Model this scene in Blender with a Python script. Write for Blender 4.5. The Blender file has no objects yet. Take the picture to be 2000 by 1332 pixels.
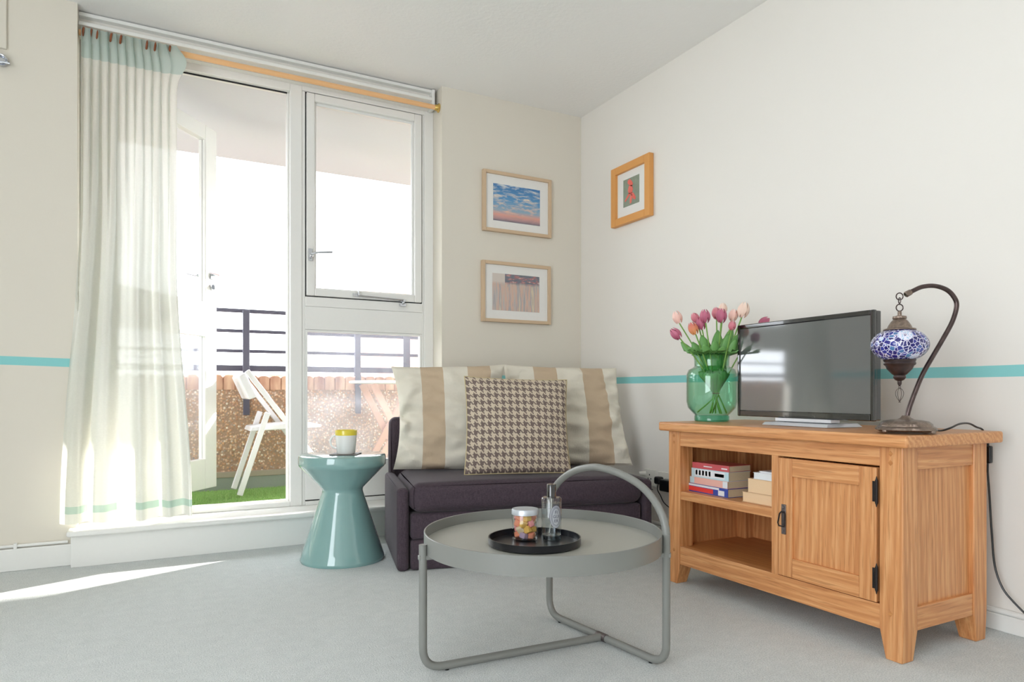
import bpy, math, random
from mathutils import Vector, Matrix, noise
random.seed(7)
S = bpy.context.scene
COL = S.collection
PI = math.pi
R = math.radians

# ---------------------------------------------------------------- camera
EYE = 0.72
YAW = R(28.2)
FPX = 24 / 36 * 2000.0
HORIZON = 766.0
cam_d = bpy.data.cameras.new('camera'); cam_d.lens = 24; cam_d.sensor_width = 36
cam_d.shift_y = (HORIZON - 666) / 2000.0
cam_d.clip_start = 0.02; cam_d.clip_end = 200
cam = bpy.data.objects.new('camera', cam_d); COL.objects.link(cam)
cam.location = (0, 0, EYE); cam.rotation_euler = (PI / 2, 0, -YAW)
S.camera = cam

# ---------------------------------------------------------------- world, sun, exposure
W = bpy.data.worlds.new('world'); S.world = W; W.use_nodes = True
bg = W.node_tree.nodes['Background']
bg.inputs[0].default_value = (0.90, 0.952, 1.0, 1); bg.inputs[1].default_value = 3.6
sun_d = bpy.data.lights.new('sun', 'SUN'); sun_d.energy = 9; sun_d.angle = R(0.6); sun_d.color = (1, 0.96, 0.9)
sun = bpy.data.objects.new('sun', sun_d); COL.objects.link(sun)
sun.rotation_euler = Vector((2.45, 1.0, 1.12)).to_track_quat('Z', 'Y').to_euler()
sun.location = (3, 6, 5)

def portal(loc, sx, sy, rot):
    l = bpy.data.lights.new('portal', 'AREA'); l.shape = 'RECTANGLE'; l.size = sx; l.size_y = sy
    l.cycles.is_portal = True
    o = bpy.data.objects.new('portal', l); COL.objects.link(o); o.location = loc; o.rotation_euler = rot
S.view_settings.view_transform = 'Standard'; S.view_settings.look = 'None'
S.view_settings.exposure = 1.14; S.view_settings.gamma = 1.0; S.view_settings.use_curve_mapping = False
S.cycles.use_denoising = True
S.cycles.max_bounces = 12; S.cycles.diffuse_bounces = 6; S.cycles.transparent_max_bounces = 24
S.cycles.sample_clamp_indirect = 6
S.cycles.caustics_reflective = False; S.cycles.caustics_refractive = False

# ---------------------------------------------------------------- pixel helpers (2000 x 1332 frame -> metres)
Fv = Vector((math.sin(YAW), math.cos(YAW), 0)); Rv = Vector((math.cos(YAW), -math.sin(YAW), 0)); Zv = Vector((0, 0, 1))
Cv = Vector((0, 0, EYE))
def ray(x, y): return Fv + Rv * ((x - 1000) / FPX) + Zv * ((HORIZON - y) / FPX)
def onz(x, y, z=0): d = ray(x, y); return Cv + d * ((z - EYE) / d.z)
def onx(x, y, X): d = ray(x, y); return Cv + d * (X / d.x)
def ony(x, y, Y): d = ray(x, y); return Cv + d * (Y / d.y)
def atd(x, y, D): return Cv + ray(x, y) * D

# ---------------------------------------------------------------- mesh collector
class M:
    def __init__(s): s.v = []; s.f = []; s.uv = []; s.sm = []
    def add(s, vs, fs, uvs=None, smooth=False):
        b = len(s.v); s.v += [Vector(p) for p in vs]
        for i, f in enumerate(fs):
            s.f.append([b + k for k in f]); s.sm.append(smooth)
            s.uv.append(uvs[i] if uvs else [(0, 0)] * len(f))
        return s
    def box(s, x0, x1, y0, y1, z0, z1):
        vs = [(x, y, z) for x in (x0, x1) for y in (y0, y1) for z in (z0, z1)]
        return s.add(vs, [(0, 1, 3, 2), (4, 6, 7, 5), (0, 4, 5, 1), (2, 3, 7, 6), (0, 2, 6, 4), (1, 5, 7, 3)])
    def hexa(s, p):   # 8 points: bottom 4 ccw, top 4 ccw
        return s.add(p, [(3, 2, 1, 0), (4, 5, 6, 7), (0, 1, 5, 4), (1, 2, 6, 5), (2, 3, 7, 6), (3, 0, 4, 7)])
    def lathe(s, prof, c=(0, 0, 0), seg=48, mod=None, smooth=True):
        c = Vector(c); n = len(prof); vs = []; fs = []; uv = []
        for i in range(seg):
            a = 2 * PI * i / seg
            for r, z in prof:
                k = mod(a, z) if mod else 1.0
                vs.append(c + Vector((r * k * math.cos(a), r * k * math.sin(a), z)))
        for i in range(seg):
            j = (i + 1) % seg
            for k in range(n - 1):
                fs.append((i * n + k, j * n + k, j * n + k + 1, i * n + k + 1))
                u0, u1 = i / seg, (i + 1) / seg
                uv.append([(u0, prof[k][1]), (u1, prof[k][1]), (u1, prof[k + 1][1]), (u0, prof[k + 1][1])])
        return s.add(vs, fs, uv, smooth)
    def tube(s, pts, r, seg=12, closed=False, smooth=True, flat=1.0):
        pts = [Vector(p) for p in pts]; n = len(pts)
        rr = r if isinstance(r, (list, tuple)) else [r] * n
        T = []
        for i in range(n):
            if closed: t = pts[(i + 1) % n] - pts[i - 1]
            else: t = pts[min(i + 1, n - 1)] - pts[max(i - 1, 0)]
            T.append(t.normalized())
        up = Vector((0, 0, 1)) if abs(T[0].z) < .9 else Vector((1, 0, 0))
        N = (up - T[0] * up.dot(T[0])).normalized(); vs = []
        for i in range(n):
            N = (N - T[i] * N.dot(T[i])).normalized(); B = T[i].cross(N)
            for k in range(seg):
                a = 2 * PI * k / seg
                vs.append(pts[i] + (N * math.cos(a) * flat + B * math.sin(a)) * rr[i])
        fs = []
        for i in range(n if closed else n - 1):
            j = (i + 1) % n
            for k in range(seg):
                l = (k + 1) % seg
                fs.append((i * seg + k, i * seg + l, j * seg + l, j * seg + k))
        s.add(vs, fs, None, smooth)
        if not closed:
            b = len(s.v) - len(vs)
            s.f.append([b + k for k in reversed(range(seg))]); s.sm.append(False); s.uv.append([(0, 0)] * seg)
            s.f.append([b + (n - 1) * seg + k for k in range(seg)]); s.sm.append(False); s.uv.append([(0, 0)] * seg)
        return s
    def prism(s, poly, fn, lo, hi):   # poly: 2D points, fn(a,b,t)->3D
        n = len(poly)
        vs = [fn(a, b, lo) for a, b in poly] + [fn(a, b, hi) for a, b in poly]
        fs = [tuple(range(n))[::-1], tuple(range(n, 2 * n))] + [(i, (i + 1) % n, n + (i + 1) % n, n + i) for i in range(n)]
        return s.add(vs, fs)
    def grid(s, fn, nu, nv, smooth=True, flip=False):
        vs = []; fs = []; uv = []
        for j in range(nv + 1):
            for i in range(nu + 1): vs.append(fn(i / nu, j / nv))
        for j in range(nv):
            for i in range(nu):
                a = j * (nu + 1) + i; q = (a, a + 1, a + nu + 2, a + nu + 1)
                t = [(i / nu, j / nv), ((i + 1) / nu, j / nv), ((i + 1) / nu, (j + 1) / nv), (i / nu, (j + 1) / nv)]
                if flip: q = q[::-1]; t = t[::-1]
                fs.append(q); uv.append(t)
        return s.add(vs, fs, uv, smooth)
    def sphere(s, c, r, seg=16, rings=10, sc=(1, 1, 1)):
        c = Vector(c)
        def fn(u, v):
            a = 2 * PI * u; b = PI * v
            return c + Vector((r * sc[0] * math.sin(b) * math.cos(a), r * sc[1] * math.sin(b) * math.sin(a), -r * sc[2] * math.cos(b)))
        return s.grid(fn, seg, rings)
    def xf(s, fn): s.v = [Vector(fn(p)) for p in s.v]; return s

WL = {}
def wl(p): return WL.get(p.name, Vector((0, 0, 0))) if p else Vector((0, 0, 0))
def obj(name, m, mat, parent=None, base=None, bevel=0, bseg=2, label=None, merge=0, solid=0, subsurf=0):
    if parent is not None: base_w = wl(parent)
    else: base_w = Vector(base) if base is not None else Vector((0, 0, 0))
    me = bpy.data.meshes.new(name)
    me.from_pydata([tuple(p - base_w) for p in m.v], [], m.f)
    uvl = me.uv_layers.new(name='UVMap'); k = 0
    flat = []
    for u in m.uv:
        for c in u: flat += [c[0], c[1]]
    uvl.data.foreach_set('uv', flat)
    me.polygons.foreach_set('use_smooth', m.sm)
    me.materials.append(mat); me.update()
    if merge:
        import bmesh
        bm = bmesh.new(); bm.from_mesh(me); bmesh.ops.remove_doubles(bm, verts=bm.verts, dist=merge)
        bmesh.ops.recalc_face_normals(bm, faces=bm.faces); bm.to_mesh(me); bm.free()
    if any(m.sm): me.set_sharp_from_angle(angle=R(42))
    o = bpy.data.objects.new(name, me); COL.objects.link(o)
    if parent is not None: o.parent = parent
    else: o.location = base_w
    WL[o.name] = base_w
    if solid:
        b = o.modifiers.new('solid', 'SOLIDIFY'); b.thickness = solid; b.offset = 0
    if bevel:
        b = o.modifiers.new('bevel', 'BEVEL'); b.width = bevel; b.segments = bseg; b.limit_method = 'ANGLE'; b.angle_limit = R(40)
        b.harden_normals = False
    if subsurf:
        b = o.modifiers.new('sub', 'SUBSURF'); b.levels = subsurf; b.render_levels = subsurf
    if label: o['label'] = label
    return o
def tag(o, label=None, cat=None, group=None, kind=None):
    if label: o['label'] = label
    if cat: o['category'] = cat
    if group: o['group'] = group
    if kind: o['kind'] = kind
    return o
def thing(name, label, cat, base, group=None, kind=None):
    o = bpy.data.objects.new(name, None); COL.objects.link(o); o.location = base; o.empty_display_size = .05
    WL[o.name] = Vector(base)
    return tag(o, label, cat, group, kind)
def box(*a): return M().box(*a)

# ---------------------------------------------------------------- materials
def srgb(r, g, b):
    f = lambda c: (c / 255 / 12.92) if c / 255 <= .04045 else ((c / 255 + .055) / 1.055) ** 2.4
    return (f(r), f(g), f(b), 1)
class N:
    def __init__(s, name):
        s.m = bpy.data.materials.new(name); s.m.use_nodes = True; s.t = s.m.node_tree
        s.b = s.t.nodes['Principled BSDF']; s.out = s.t.nodes['Material Output']
    def n(s, typ, **kw):
        x = s.t.nodes.new(typ)
        for k, v in kw.items():
            if k.startswith('i_'):
                key = k[2:]; key = int(key) if key.isdigit() else key.replace('_', ' ')
                x.inputs[key].default_value = v
            else: setattr(x, k, v)
        return x
    def l(s, a, b): s.t.links.new(a, b)
    def math(s, op, a, b=None, c=None):
        x = s.n('ShaderNodeMath', operation=op)
        for i, v in enumerate((a, b, c)):
            if v is None: continue
            if isinstance(v, (int, float)): x.inputs[i].default_value = v
            else: s.l(v, x.inputs[i])
        return x.outputs[0]
    def mix(s, fac, a, b):
        x = s.n('ShaderNodeMix', data_type='RGBA')
        if isinstance(fac, (int, float)): x.inputs[0].default_value = fac
        else: s.l(fac, x.inputs[0])
        for i, v in ((6, a), (7, b)):
            if isinstance(v, tuple): x.inputs[i].default_value = v
            else: s.l(v, x.inputs[i])
        return x.outputs[2]
    def coord(s, kind='Object', scale=(1, 1, 1), rot=(0, 0, 0)):
        tc = s.n('ShaderNodeTexCoord'); mp = s.n('ShaderNodeMapping'); mp.inputs['Scale'].default_value = scale
        mp.inputs['Rotation'].default_value = rot
        s.l(tc.outputs[kind], mp.inputs[0]); return mp.outputs[0]
    def noise(s, vec, scale=5, detail=3, rough=.5, dist=0):
        x = s.n('ShaderNodeTexNoise'); x.inputs['Scale'].default_value = scale; x.inputs['Detail'].default_value = detail
        x.inputs['Roughness'].default_value = rough; x.inputs['Distortion'].default_value = dist
        if vec is not None: s.l(vec, x.inputs['Vector'])
        return x.outputs[0]
    def ramp(s, fac, stops, interp='LINEAR'):
        x = s.n('ShaderNodeValToRGB'); e = x.color_ramp.elements; x.color_ramp.interpolation = interp
        while len(e) > 1: e.remove(e[-1])
        e[0].position = stops[0][0]; e[0].color = stops[0][1]
        for p, c in stops[1:]:
            k = e.new(p); k.color = c
        s.l(fac, x.inputs[0]); return x.outputs[0]
    def bump(s, h, strength=.3, dist=.002):
        x = s.n('ShaderNodeBump'); x.inputs['Strength'].default_value = strength; x.inputs['Distance'].default_value = dist
        s.l(h, x.inputs['Height']); s.l(x.outputs[0], s.b.inputs['Normal']); return x
    def base(s, c):
        if isinstance(c, tuple): s.b.inputs['Base Color'].default_value = c
        else: s.l(c, s.b.inputs['Base Color'])
        return s
    def set(s, **kw):
        for k, v in kw.items(): s.b.inputs[k.replace('_', ' ')].default_value = v
        return s

def plain(name, c, rough=.5, metal=0, coat=0, bumpy=0, bscale=60, **kw):
    n = N(name); n.set(Roughness=rough, Metallic=metal); n.b.inputs['Coat Weight'].default_value = coat
    v = n.coord()
    h = n.noise(v, bscale, 3)
    n.base(n.mix(n.math('MULTIPLY', h, .12), c, tuple(x * .8 for x in c[:3]) + (1,)))
    if bumpy: n.bump(h, bumpy, .002)
    n.set(**kw); return n.m

def wall_mat(name, stripe_z, half=.0175, slope=0, col=srgb(231, 227, 221)):
    n = N(name); n.set(Roughness=.75)
    v = n.coord(); sep = n.n('ShaderNodeSeparateXYZ'); n.l(v, sep.inputs[0])
    wob = n.math('MULTIPLY', n.math('SUBTRACT', n.noise(v, 3, 2), .5), .003)
    d = n.math('ABSOLUTE', n.math('SUBTRACT', n.math('ADD', n.math('MULTIPLY_ADD', sep.outputs[0], slope, sep.outputs[2]), wob), stripe_z))
    f = n.math('LESS_THAN', d, half)
    n.base(n.mix(f, col, srgb(136, 204, 204)))
    n.bump(n.noise(v, 90, 4), .08, .002); return n.m
MAT = {}
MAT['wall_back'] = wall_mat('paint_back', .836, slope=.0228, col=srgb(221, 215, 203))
MAT['wall_right'] = wall_mat('paint_right', .784)
MAT['wall'] = wall_mat('paint_plain', -9)
n = N('ceiling_plaster'); n.base(srgb(243, 242, 240)).set(Roughness=.85); v = n.coord(); n.bump(n.noise(v, 55, 4, .6), .35, .004); MAT['ceiling'] = n.m
n = N('carpet'); v = n.coord(); f1 = n.noise(v, 260, 3, .7); f2 = n.noise(v, 24, 4, .6)
n.base(n.mix(n.ramp(n.math('MULTIPLY_ADD', f1, .86, n.math('MULTIPLY', f2, .14)), [(.34, (0, 0, 0, 1)), (.66, (1, 1, 1, 1))]), srgb(190, 196, 196), srgb(244, 247, 246)))
n.set(Roughness=.95); n.b.inputs['Sheen Weight'].default_value = .25
n.bump(n.math('MULTIPLY_ADD', f2, .5, f1), .9, .006); MAT['carpet'] = n.m
MAT['white'] = plain('white_gloss_paint', srgb(234, 234, 231), .3, coat=.2)
MAT['white_wood'] = plain('white_frame_paint', srgb(236, 235, 232), .35, coat=.15)
MAT['black_gap'] = plain('dark_gap', srgb(30, 30, 34), .8)
MAT['chrome'] = plain('chrome', srgb(205, 208, 215), .18, 1)
MAT['brass'] = plain('brass', srgb(222, 186, 108), .2, 1)

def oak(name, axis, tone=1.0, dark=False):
    n = N(name)
    sc = {'x': (2.4, 52, 52), 'y': (52, 2.4, 52), 'z': (52, 52, 2.4)}[axis]
    v = n.coord('Object', sc)
    wob = n.noise(n.coord('Object', tuple(.12 * c for c in sc)), 3, 2)
    g1 = n.noise(v, 1.6, 5, .62, 1.2)
    wv = n.n('ShaderNodeTexWave', wave_type='BANDS', bands_direction='DIAGONAL'); n.l(v, wv.inputs[0])
    wv.inputs['Scale'].default_value = .55; wv.inputs['Distortion'].default_value = 7; wv.inputs['Detail'].default_value = 3
    wv.inputs['Detail Scale'].default_value = 1.4
    sc2 = {'x': (8, 190, 190), 'y': (190, 8, 190), 'z': (190, 190, 8)}[axis]
    pores = n.noise(n.coord('Object', sc2), 1.3, 2)
    g = n.math('MULTIPLY_ADD', wv.outputs[0], .26, n.math('MULTIPLY', g1, .74))
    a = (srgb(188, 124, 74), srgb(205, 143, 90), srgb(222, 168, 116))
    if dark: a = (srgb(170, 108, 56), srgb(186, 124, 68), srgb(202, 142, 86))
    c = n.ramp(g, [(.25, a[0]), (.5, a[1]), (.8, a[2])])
    pf = n.ramp(pores, [(.3, (1, 1, 1, 1)), (.44, (0, 0, 0, 1))])
    n.base(n.mix(n.math('MULTIPLY', pf, .5), c, srgb(150, 92, 46)))
    n.set(Roughness=.42); n.b.inputs['Coat Weight'].default_value = .12
    n.bump(pores, .12, .0008); return n.m
for ax in 'xyz': MAT['oak_' + ax] = oak('oak_' + ax, ax)
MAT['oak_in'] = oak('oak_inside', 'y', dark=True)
MAT['iron'] = plain('dark_iron', srgb(52, 48, 48), .5, .8, bumpy=.2, bscale=200)
MAT['pewter'] = plain('worn_pewter', srgb(120, 112, 112), .38, .9, bumpy=.2, bscale=150)

n = N('sofa_fabric'); v = n.coord('Object', (1, 1, 1)); w1 = n.noise(n.coord('Object', (500, 500, 60)), 1, 2); w2 = n.noise(n.coord('Object', (60, 500, 500)), 1, 2)
wf = n.math('MULTIPLY', n.math('ADD', w1, w2), .5)
n.base(n.mix(n.ramp(wf, [(.35, (0, 0, 0, 1)), (.65, (1, 1, 1, 1))]), srgb(48, 38, 47), srgb(76, 62, 72))).set(Roughness=.85)
n.b.inputs['Sheen Weight'].default_value = .12; n.b.inputs['Sheen Roughness'].default_value = .4
n.bump(n.math('ADD', wf, n.math('MULTIPLY', n.noise(v, 6, 3), 2)), .35, .003); MAT['sofa'] = n.m

def cloth_stripe():
    n = N('striped_cotton'); tc = n.n('ShaderNodeTexCoord'); sep = n.n('ShaderNodeSeparateXYZ'); n.l(tc.outputs['UV'], sep.inputs[0])
    cr, ta = srgb(226, 220, 206), srgb(198, 176, 150)
    c = n.ramp(sep.outputs[0], [(0, cr), (.235, ta), (.43, cr), (.645, ta), (.855, cr)], 'CONSTANT')
    v = n.coord('UV', (500, 20, 1)); f = n.noise(v, 1, 2); f3 = n.noise(n.coord('UV', (20, 500, 1)), 1, 2)
    n.base(n.mix(n.math('MULTIPLY', n.math('ADD', f, f3), .09), c, srgb(150, 140, 120))).set(Roughness=.85)
    n.bump(n.math('ADD', f, n.math('MULTIPLY', n.noise(n.coord('UV', (1, 1, 1)), 7, 3), 4)), .35, .006); return n.m
MAT['stripe'] = cloth_stripe()
def cloth_hound():
    n = N('houndstooth'); tc = n.n('ShaderNodeTexCoord'); sep = n.n('ShaderNodeSeparateXYZ'); n.l(tc.outputs['UV'], sep.inputs[0])
    K = 15 * 8.0
    wx = n.math('MULTIPLY', n.math('SUBTRACT', n.noise(n.coord('UV'), 160, 2), .5), .004)
    X = n.math('FLOOR', n.math('MULTIPLY', n.math('ADD', sep.outputs[0], wx), K)); Y = n.math('FLOOR', n.math('MULTIPLY', n.math('ADD', sep.outputs[1], wx), K * .88))
    md = lambda a, k: n.math('MODULO', n.math('ADD', a, 8000), k)
    tw = n.math('LESS_THAN', md(n.math('ADD', X, Y), 4), 2)
    a = n.math('LESS_THAN', md(X, 8), 4); b = n.math('LESS_THAN', md(Y, 8), 4)
    f = n.math('ADD', n.math('MULTIPLY', tw, a), n.math('MULTIPLY', n.math('SUBTRACT', 1, tw), b))
    fz = n.noise(n.coord('UV'), 700, 2)
    n.base(n.mix(f, n.mix(n.math('MULTIPLY', fz, .3), srgb(214, 200, 178), srgb(170, 150, 125)), n.mix(n.math('MULTIPLY', fz, .5), srgb(112, 96, 92), srgb(140, 124, 116)))).set(Roughness=.9)
    n.bump(fz, .5, .003); return n.m
MAT['hound'] = cloth_hound()
MAT['piping'] = plain('straw_piping', srgb(194, 178, 138), .7)
MAT['ceramic'] = plain('teal_ceramic', srgb(130, 168, 166), .10, coat=.8)
MAT['greymetal'] = plain('grey_green_metal', srgb(128, 129, 125), .38, coat=.1)
MAT['greytop'] = plain('grey_green_tray', srgb(166, 165, 157), .42, coat=.05)
MAT['blacktray'] = plain('black_tray', srgb(20, 21, 27), .3, coat=.2)
MAT['blackplastic'] = plain('black_plastic', srgb(18, 18, 20), .35)
MAT['whiteplastic'] = plain('white_plastic', srgb(226, 224, 216), .35)
MAT['blackgloss'] = plain('black_gloss', srgb(16, 16, 18), .1, coat=1)
MAT['silver'] = plain('silver_paint', srgb(214, 216, 222), .25, .35)
MAT['cap_grey'] = plain('brushed_lid', srgb(196, 202, 210), .35, .5)
MAT['rod'] = plain('rod_wood', srgb(238, 186, 132), .35, coat=.3)
MAT['ring'] = plain('ring_wood', srgb(140, 76, 42), .4)
MAT['frame_pale'] = plain('pale_ash', srgb(206, 180, 150), .5)
MAT['frame_orange'] = plain('orange_pine', srgb(222, 158, 88), .45)
MAT['mat_board'] = plain('mat_board', srgb(232, 231, 228), .7)
MAT['mug'] = plain('mug_glaze', srgb(232, 232, 230), .15, coat=.5)
MAT['mug_yellow'] = plain('mug_yellow', srgb(226, 206, 60), .2, coat=.5)
MAT['slate'] = plain('slate_coaster', srgb(110, 104, 100), .6)
MAT['rail'] = plain('rail_paint', srgb(84, 82, 98), .5)
MAT['chairwhite'] = plain('white_chair', srgb(226, 224, 228), .4)
MAT['pinkwood'] = plain('weathered_wood', srgb(206, 160, 140), .6)
MAT['soffit'] = plain('soffit', srgb(214, 212, 217), .8)
MAT['kerb'] = plain('kerb', srgb(160, 150, 136), .85, bumpy=.4)
MAT['kerb2'] = plain('kerb_grey', srgb(140, 148, 140), .85, bumpy=.4)
n = N('tv_screen'); n.base(srgb(74, 78, 80)).set(Roughness=.06, Metallic=.0); n.b.inputs['IOR'].default_value = 2.25
MAT['screen'] = n.m

def glass(name, tint=(1, 1, 1, 1), ior=1.45, haze=0, gloss=1.0):
    n = N(name); n.t.nodes.remove(n.b)
    tr = n.n('ShaderNodeBsdfTransparent'); tr.inputs[0].default_value = tint
    gl = n.n('ShaderNodeBsdfGlossy'); gl.inputs['Roughness'].default_value = .03
    lw = n.n('ShaderNodeLayerWeight'); lw.inputs[0].default_value = .5
    fr = n.math('MULTIPLY_ADD', n.math('POWER', lw.outputs['Facing'], 4.0), .75, .035)
    mx = n.n('ShaderNodeMixShader'); n.l(n.math('MULTIPLY', fr, gloss), mx.inputs[0]); n.l(tr.outputs[0], mx.inputs[1]); n.l(gl.outputs[0], mx.inputs[2])
    last = mx.outputs[0]
    if haze:
        ha = n.n('ShaderNodeBsdfTranslucent'); ha.inputs[0].default_value = (.86, .88, 1, 1)
        m2 = n.n('ShaderNodeMixShader'); f = n.noise(n.coord('Object'), 4, 3)
        n.l(n.math('MULTIPLY', f, haze * 2), m2.inputs[0]); n.l(last, m2.inputs[1]); n.l(ha.outputs[0], m2.inputs[2]); last = m2.outputs[0]
    n.l(last, n.out.inputs[0]); return n.m
MAT['pane'] = glass('window_pane')
MAT['pane_hazy'] = glass('milky_haze_pane', haze=.07)  # milky haze and reflection of the lower glass mixed into the shader
MAT['vase'] = glass('green_glass', (.76, .93, .84, 1), 1.5, 0, 1.6)
MAT['vase_foot'] = glass('dark_green_glass', (.34, .70, .54, 1), 1.5, 0, 1.6)
MAT['clear'] = glass('clear_glass', (.97, .98, .98, 1), 1.5, 0, 1.8)
MAT['liquid'] = glass('clear_liquid', (.92, .95, .97, 1), 1.33)
MAT['thickbase'] = glass('thick_glass', (.55, .62, .66, 1), 1.5, 0, 2)

def curtain_mat(name, col, tr=.5, op=.12):
    n = N(name); v = n.coord('Object', (1, 1, 1))
    chk = n.n('ShaderNodeTexBrick'); n.l(n.coord('UV', (60, 180, 1)), chk.inputs[0]); chk.inputs['Scale'].default_value = 1
    chk.inputs['Color1'].default_value = (1, 1, 1, 1); chk.inputs['Color2'].default_value = (.9, .9, .9, 1); chk.inputs['Mortar'].default_value = (.8, .84, .8, 1)
    c = n.n('ShaderNodeMix', data_type='RGBA', blend_type='MULTIPLY'); c.inputs[0].default_value = .5
    c.inputs[6].default_value = col; n.l(chk.outputs[0], c.inputs[7])
    di = n.n('ShaderNodeBsdfDiffuse'); tl = n.n('ShaderNodeBsdfTranslucent'); tp = n.n('ShaderNodeBsdfTransparent')
    n.l(c.outputs[2], di.inputs[0]); n.l(c.outputs[2], tl.inputs[0])
    m1 = n.n('ShaderNodeMixShader'); m1.inputs[0].default_value = tr; n.l(di.outputs[0], m1.inputs[1]); n.l(tl.outputs[0], m1.inputs[2])
    m2 = n.n('ShaderNodeMixShader'); m2.inputs[0].default_value = op; n.l(m1.outputs[0], m2.inputs[1]); n.l(tp.outputs[0], m2.inputs[2])
    n.l(m2.outputs[0], n.out.inputs[0]); n.t.nodes.remove(n.b); return n.m
MAT['curtain'] = curtain_mat('sheer_curtain', (.76, .76, .71, 1), .5, .02)
MAT['curtain_tape'] = curtain_mat('curtain_heading', (.54, .63, .59, 1), .35, .02)
MAT['curtain_hem'] = curtain_mat('curtain_hem', (.50, .64, .56, 1), .45, .05)

n = N('aggregate'); v = n.coord(); vo = n.n('ShaderNodeTexVoronoi'); n.l(v, vo.inputs['Vector']); vo.inputs['Scale'].default_value = 75
sp = n.n('ShaderNodeSeparateColor'); n.l(vo.outputs['Color'], sp.inputs[0])
c = n.ramp(sp.outputs[0], [(0, srgb(156, 116, 92)), (.25, srgb(198, 152, 116)), (.5, srgb(216, 184, 156)), (.7, srgb(176, 132, 110)), (.85, srgb(232, 216, 200)), (1, srgb(126, 108, 104))])
e = n.ramp(vo.outputs['Distance'], [(.35, (0, 0, 0, 1)), (.6, (1, 1, 1, 1))])
n.base(n.mix(e, c, srgb(160, 132, 112))).set(Roughness=.8)
n.bump(n.math('SUBTRACT', 1, vo.outputs['Distance']), .8, .006); MAT['aggregate'] = n.m
def brick(name, c1, c2, mo, scale=1, ax=0):
    n = N(name); sp_ = n.n('ShaderNodeSeparateXYZ'); n.l(n.coord(), sp_.inputs[0]); cb_ = n.n('ShaderNodeCombineXYZ'); n.l(sp_.outputs[ax], cb_.inputs[0]); n.l(sp_.outputs[2], cb_.inputs[1]); v = cb_.outputs[0]; b = n.n('ShaderNodeTexBrick'); n.l(v, b.inputs[0])
    b.inputs['Scale'].default_value = scale; b.inputs['Color1'].default_value = c1; b.inputs['Color2'].default_value = c2; b.inputs['Mortar'].default_value = mo
    b.inputs['Brick Width'].default_value = .215; b.inputs['Row Height'].default_value = .075; b.inputs['Mortar Size'].default_value = .008
    n.base(b.outputs[0]).set(Roughness=.85); n.bump(b.outputs[1], -.4, .004); return n.m
MAT['brick'] = brick('brick', srgb(196, 152, 128), srgb(176, 128, 108), srgb(206, 196, 186), 1, 0)
MAT['brick_side'] = brick('brick_side', srgb(206, 168, 146), srgb(190, 146, 128), srgb(214, 206, 198), 1, 1)
n = N('coping_brick'); v = n.coord(); n.base(n.mix(n.ramp(n.noise(n.coord('Object', (13, 3, 3)), 1, 3), [(.36, (0, 0, 0, 1)), (.64, (1, 1, 1, 1))]), srgb(160, 112, 94), srgb(214, 178, 152))).set(Roughness=.85); n.bump(n.noise(v, 80, 3), .4, .003); MAT['coping'] = n.m
n = N('turf_green'); v = n.coord(); n.base(n.mix(n.noise(v, 60, 3), srgb(120, 160, 86), srgb(166, 200, 124))).set(Roughness=.7); MAT['turf'] = n.m

# ================================================================ SETTING
XR, YB, ZC = 2.278, 3.379, 2.35
XL, YF = -2.4, -1.9
OX0, OX1 = -.253, 1.388          # recess opening
YW = 3.50                        # inner face of the window frame
st = lambda o: tag(o, kind='structure')
st(obj('floor', box(XL, XR, YF, YB + .02, -.1, 0), MAT['carpet']))['label'] = 'pale grey-green fitted carpet'
c_ = box(XL, XR, YF, YB + .17, ZC, ZC + .12); st(obj('ceiling', c_, MAT['ceiling']))['label'] = 'white textured ceiling'
st(obj('wall_right', box(XR, XR + .15, YF, YB + .25, 0, ZC + .12), MAT['wall_right']))['label'] = 'white right wall with painted teal stripe'
wb = M()
wb.box(OX1, XR, YB, YB + .195, 0, ZC + .1)
wb.box(XL, -1.9, YB, YB + .195, 0, ZC + .1); wb.box(-1.9, -1.25, YB, YB + .195, 0, .6); wb.box(-1.9, -1.25, YB, YB + .195, 2.15, ZC + .1); wb.box(-1.25, OX0, YB, YB + .195, 0, ZC + .1)
st(obj('wall_back', wb, MAT['wall_back']))['label'] = 'white window wall with painted teal stripe'
wl_ = M(); wl_.box(XL - .15, XL, YF, -1.75, 0, ZC + .1); wl_.box(XL - .15, XL, .65, YB + .25, 0, ZC + .1)
wl_.box(XL - .15, XL, -1.75, .65, 0, .06); wl_.box(XL - .15, XL, -1.75, .65, 2.15, ZC + .1)  # opening added in the unseen left wall to let in fill light
st(obj('wall_left', wl_, MAT['wall_back']))
st(obj('wall_front', box(XL, XR, YF - .15, YF, 0, ZC + .1), MAT['wall']))
portal((XL - .1, -.55, 1.1), 2.4, 2.09, (PI / 2, 0, -PI / 2))
portal((.57, YW + .35, 1.25), 1.7, 2.2, (-PI / 2, 0, 0))
portal((-1.57, YB + .28, 1.37), .65, 1.55, (-PI / 2, 0, 0))

# step below the window
st(obj('wall_outer', box(XR + .15, 5.2, YB + .05, YB + .25, -.1, 2.5), MAT['wall']))
s_ = thing('trim_1', 'white painted boxed step below the balcony door', None, (-.27, 3.3, 0), kind='structure')
obj('riser', box(-.272, 1.44, 3.315, YB + .0, 0, .13), MAT['white'], s_, bevel=.002)
obj('tread', M().box(-.285, 1.46, 3.285, YB + .24, .13, .154), MAT['white'], s_, bevel=.009, bseg=4)
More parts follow.
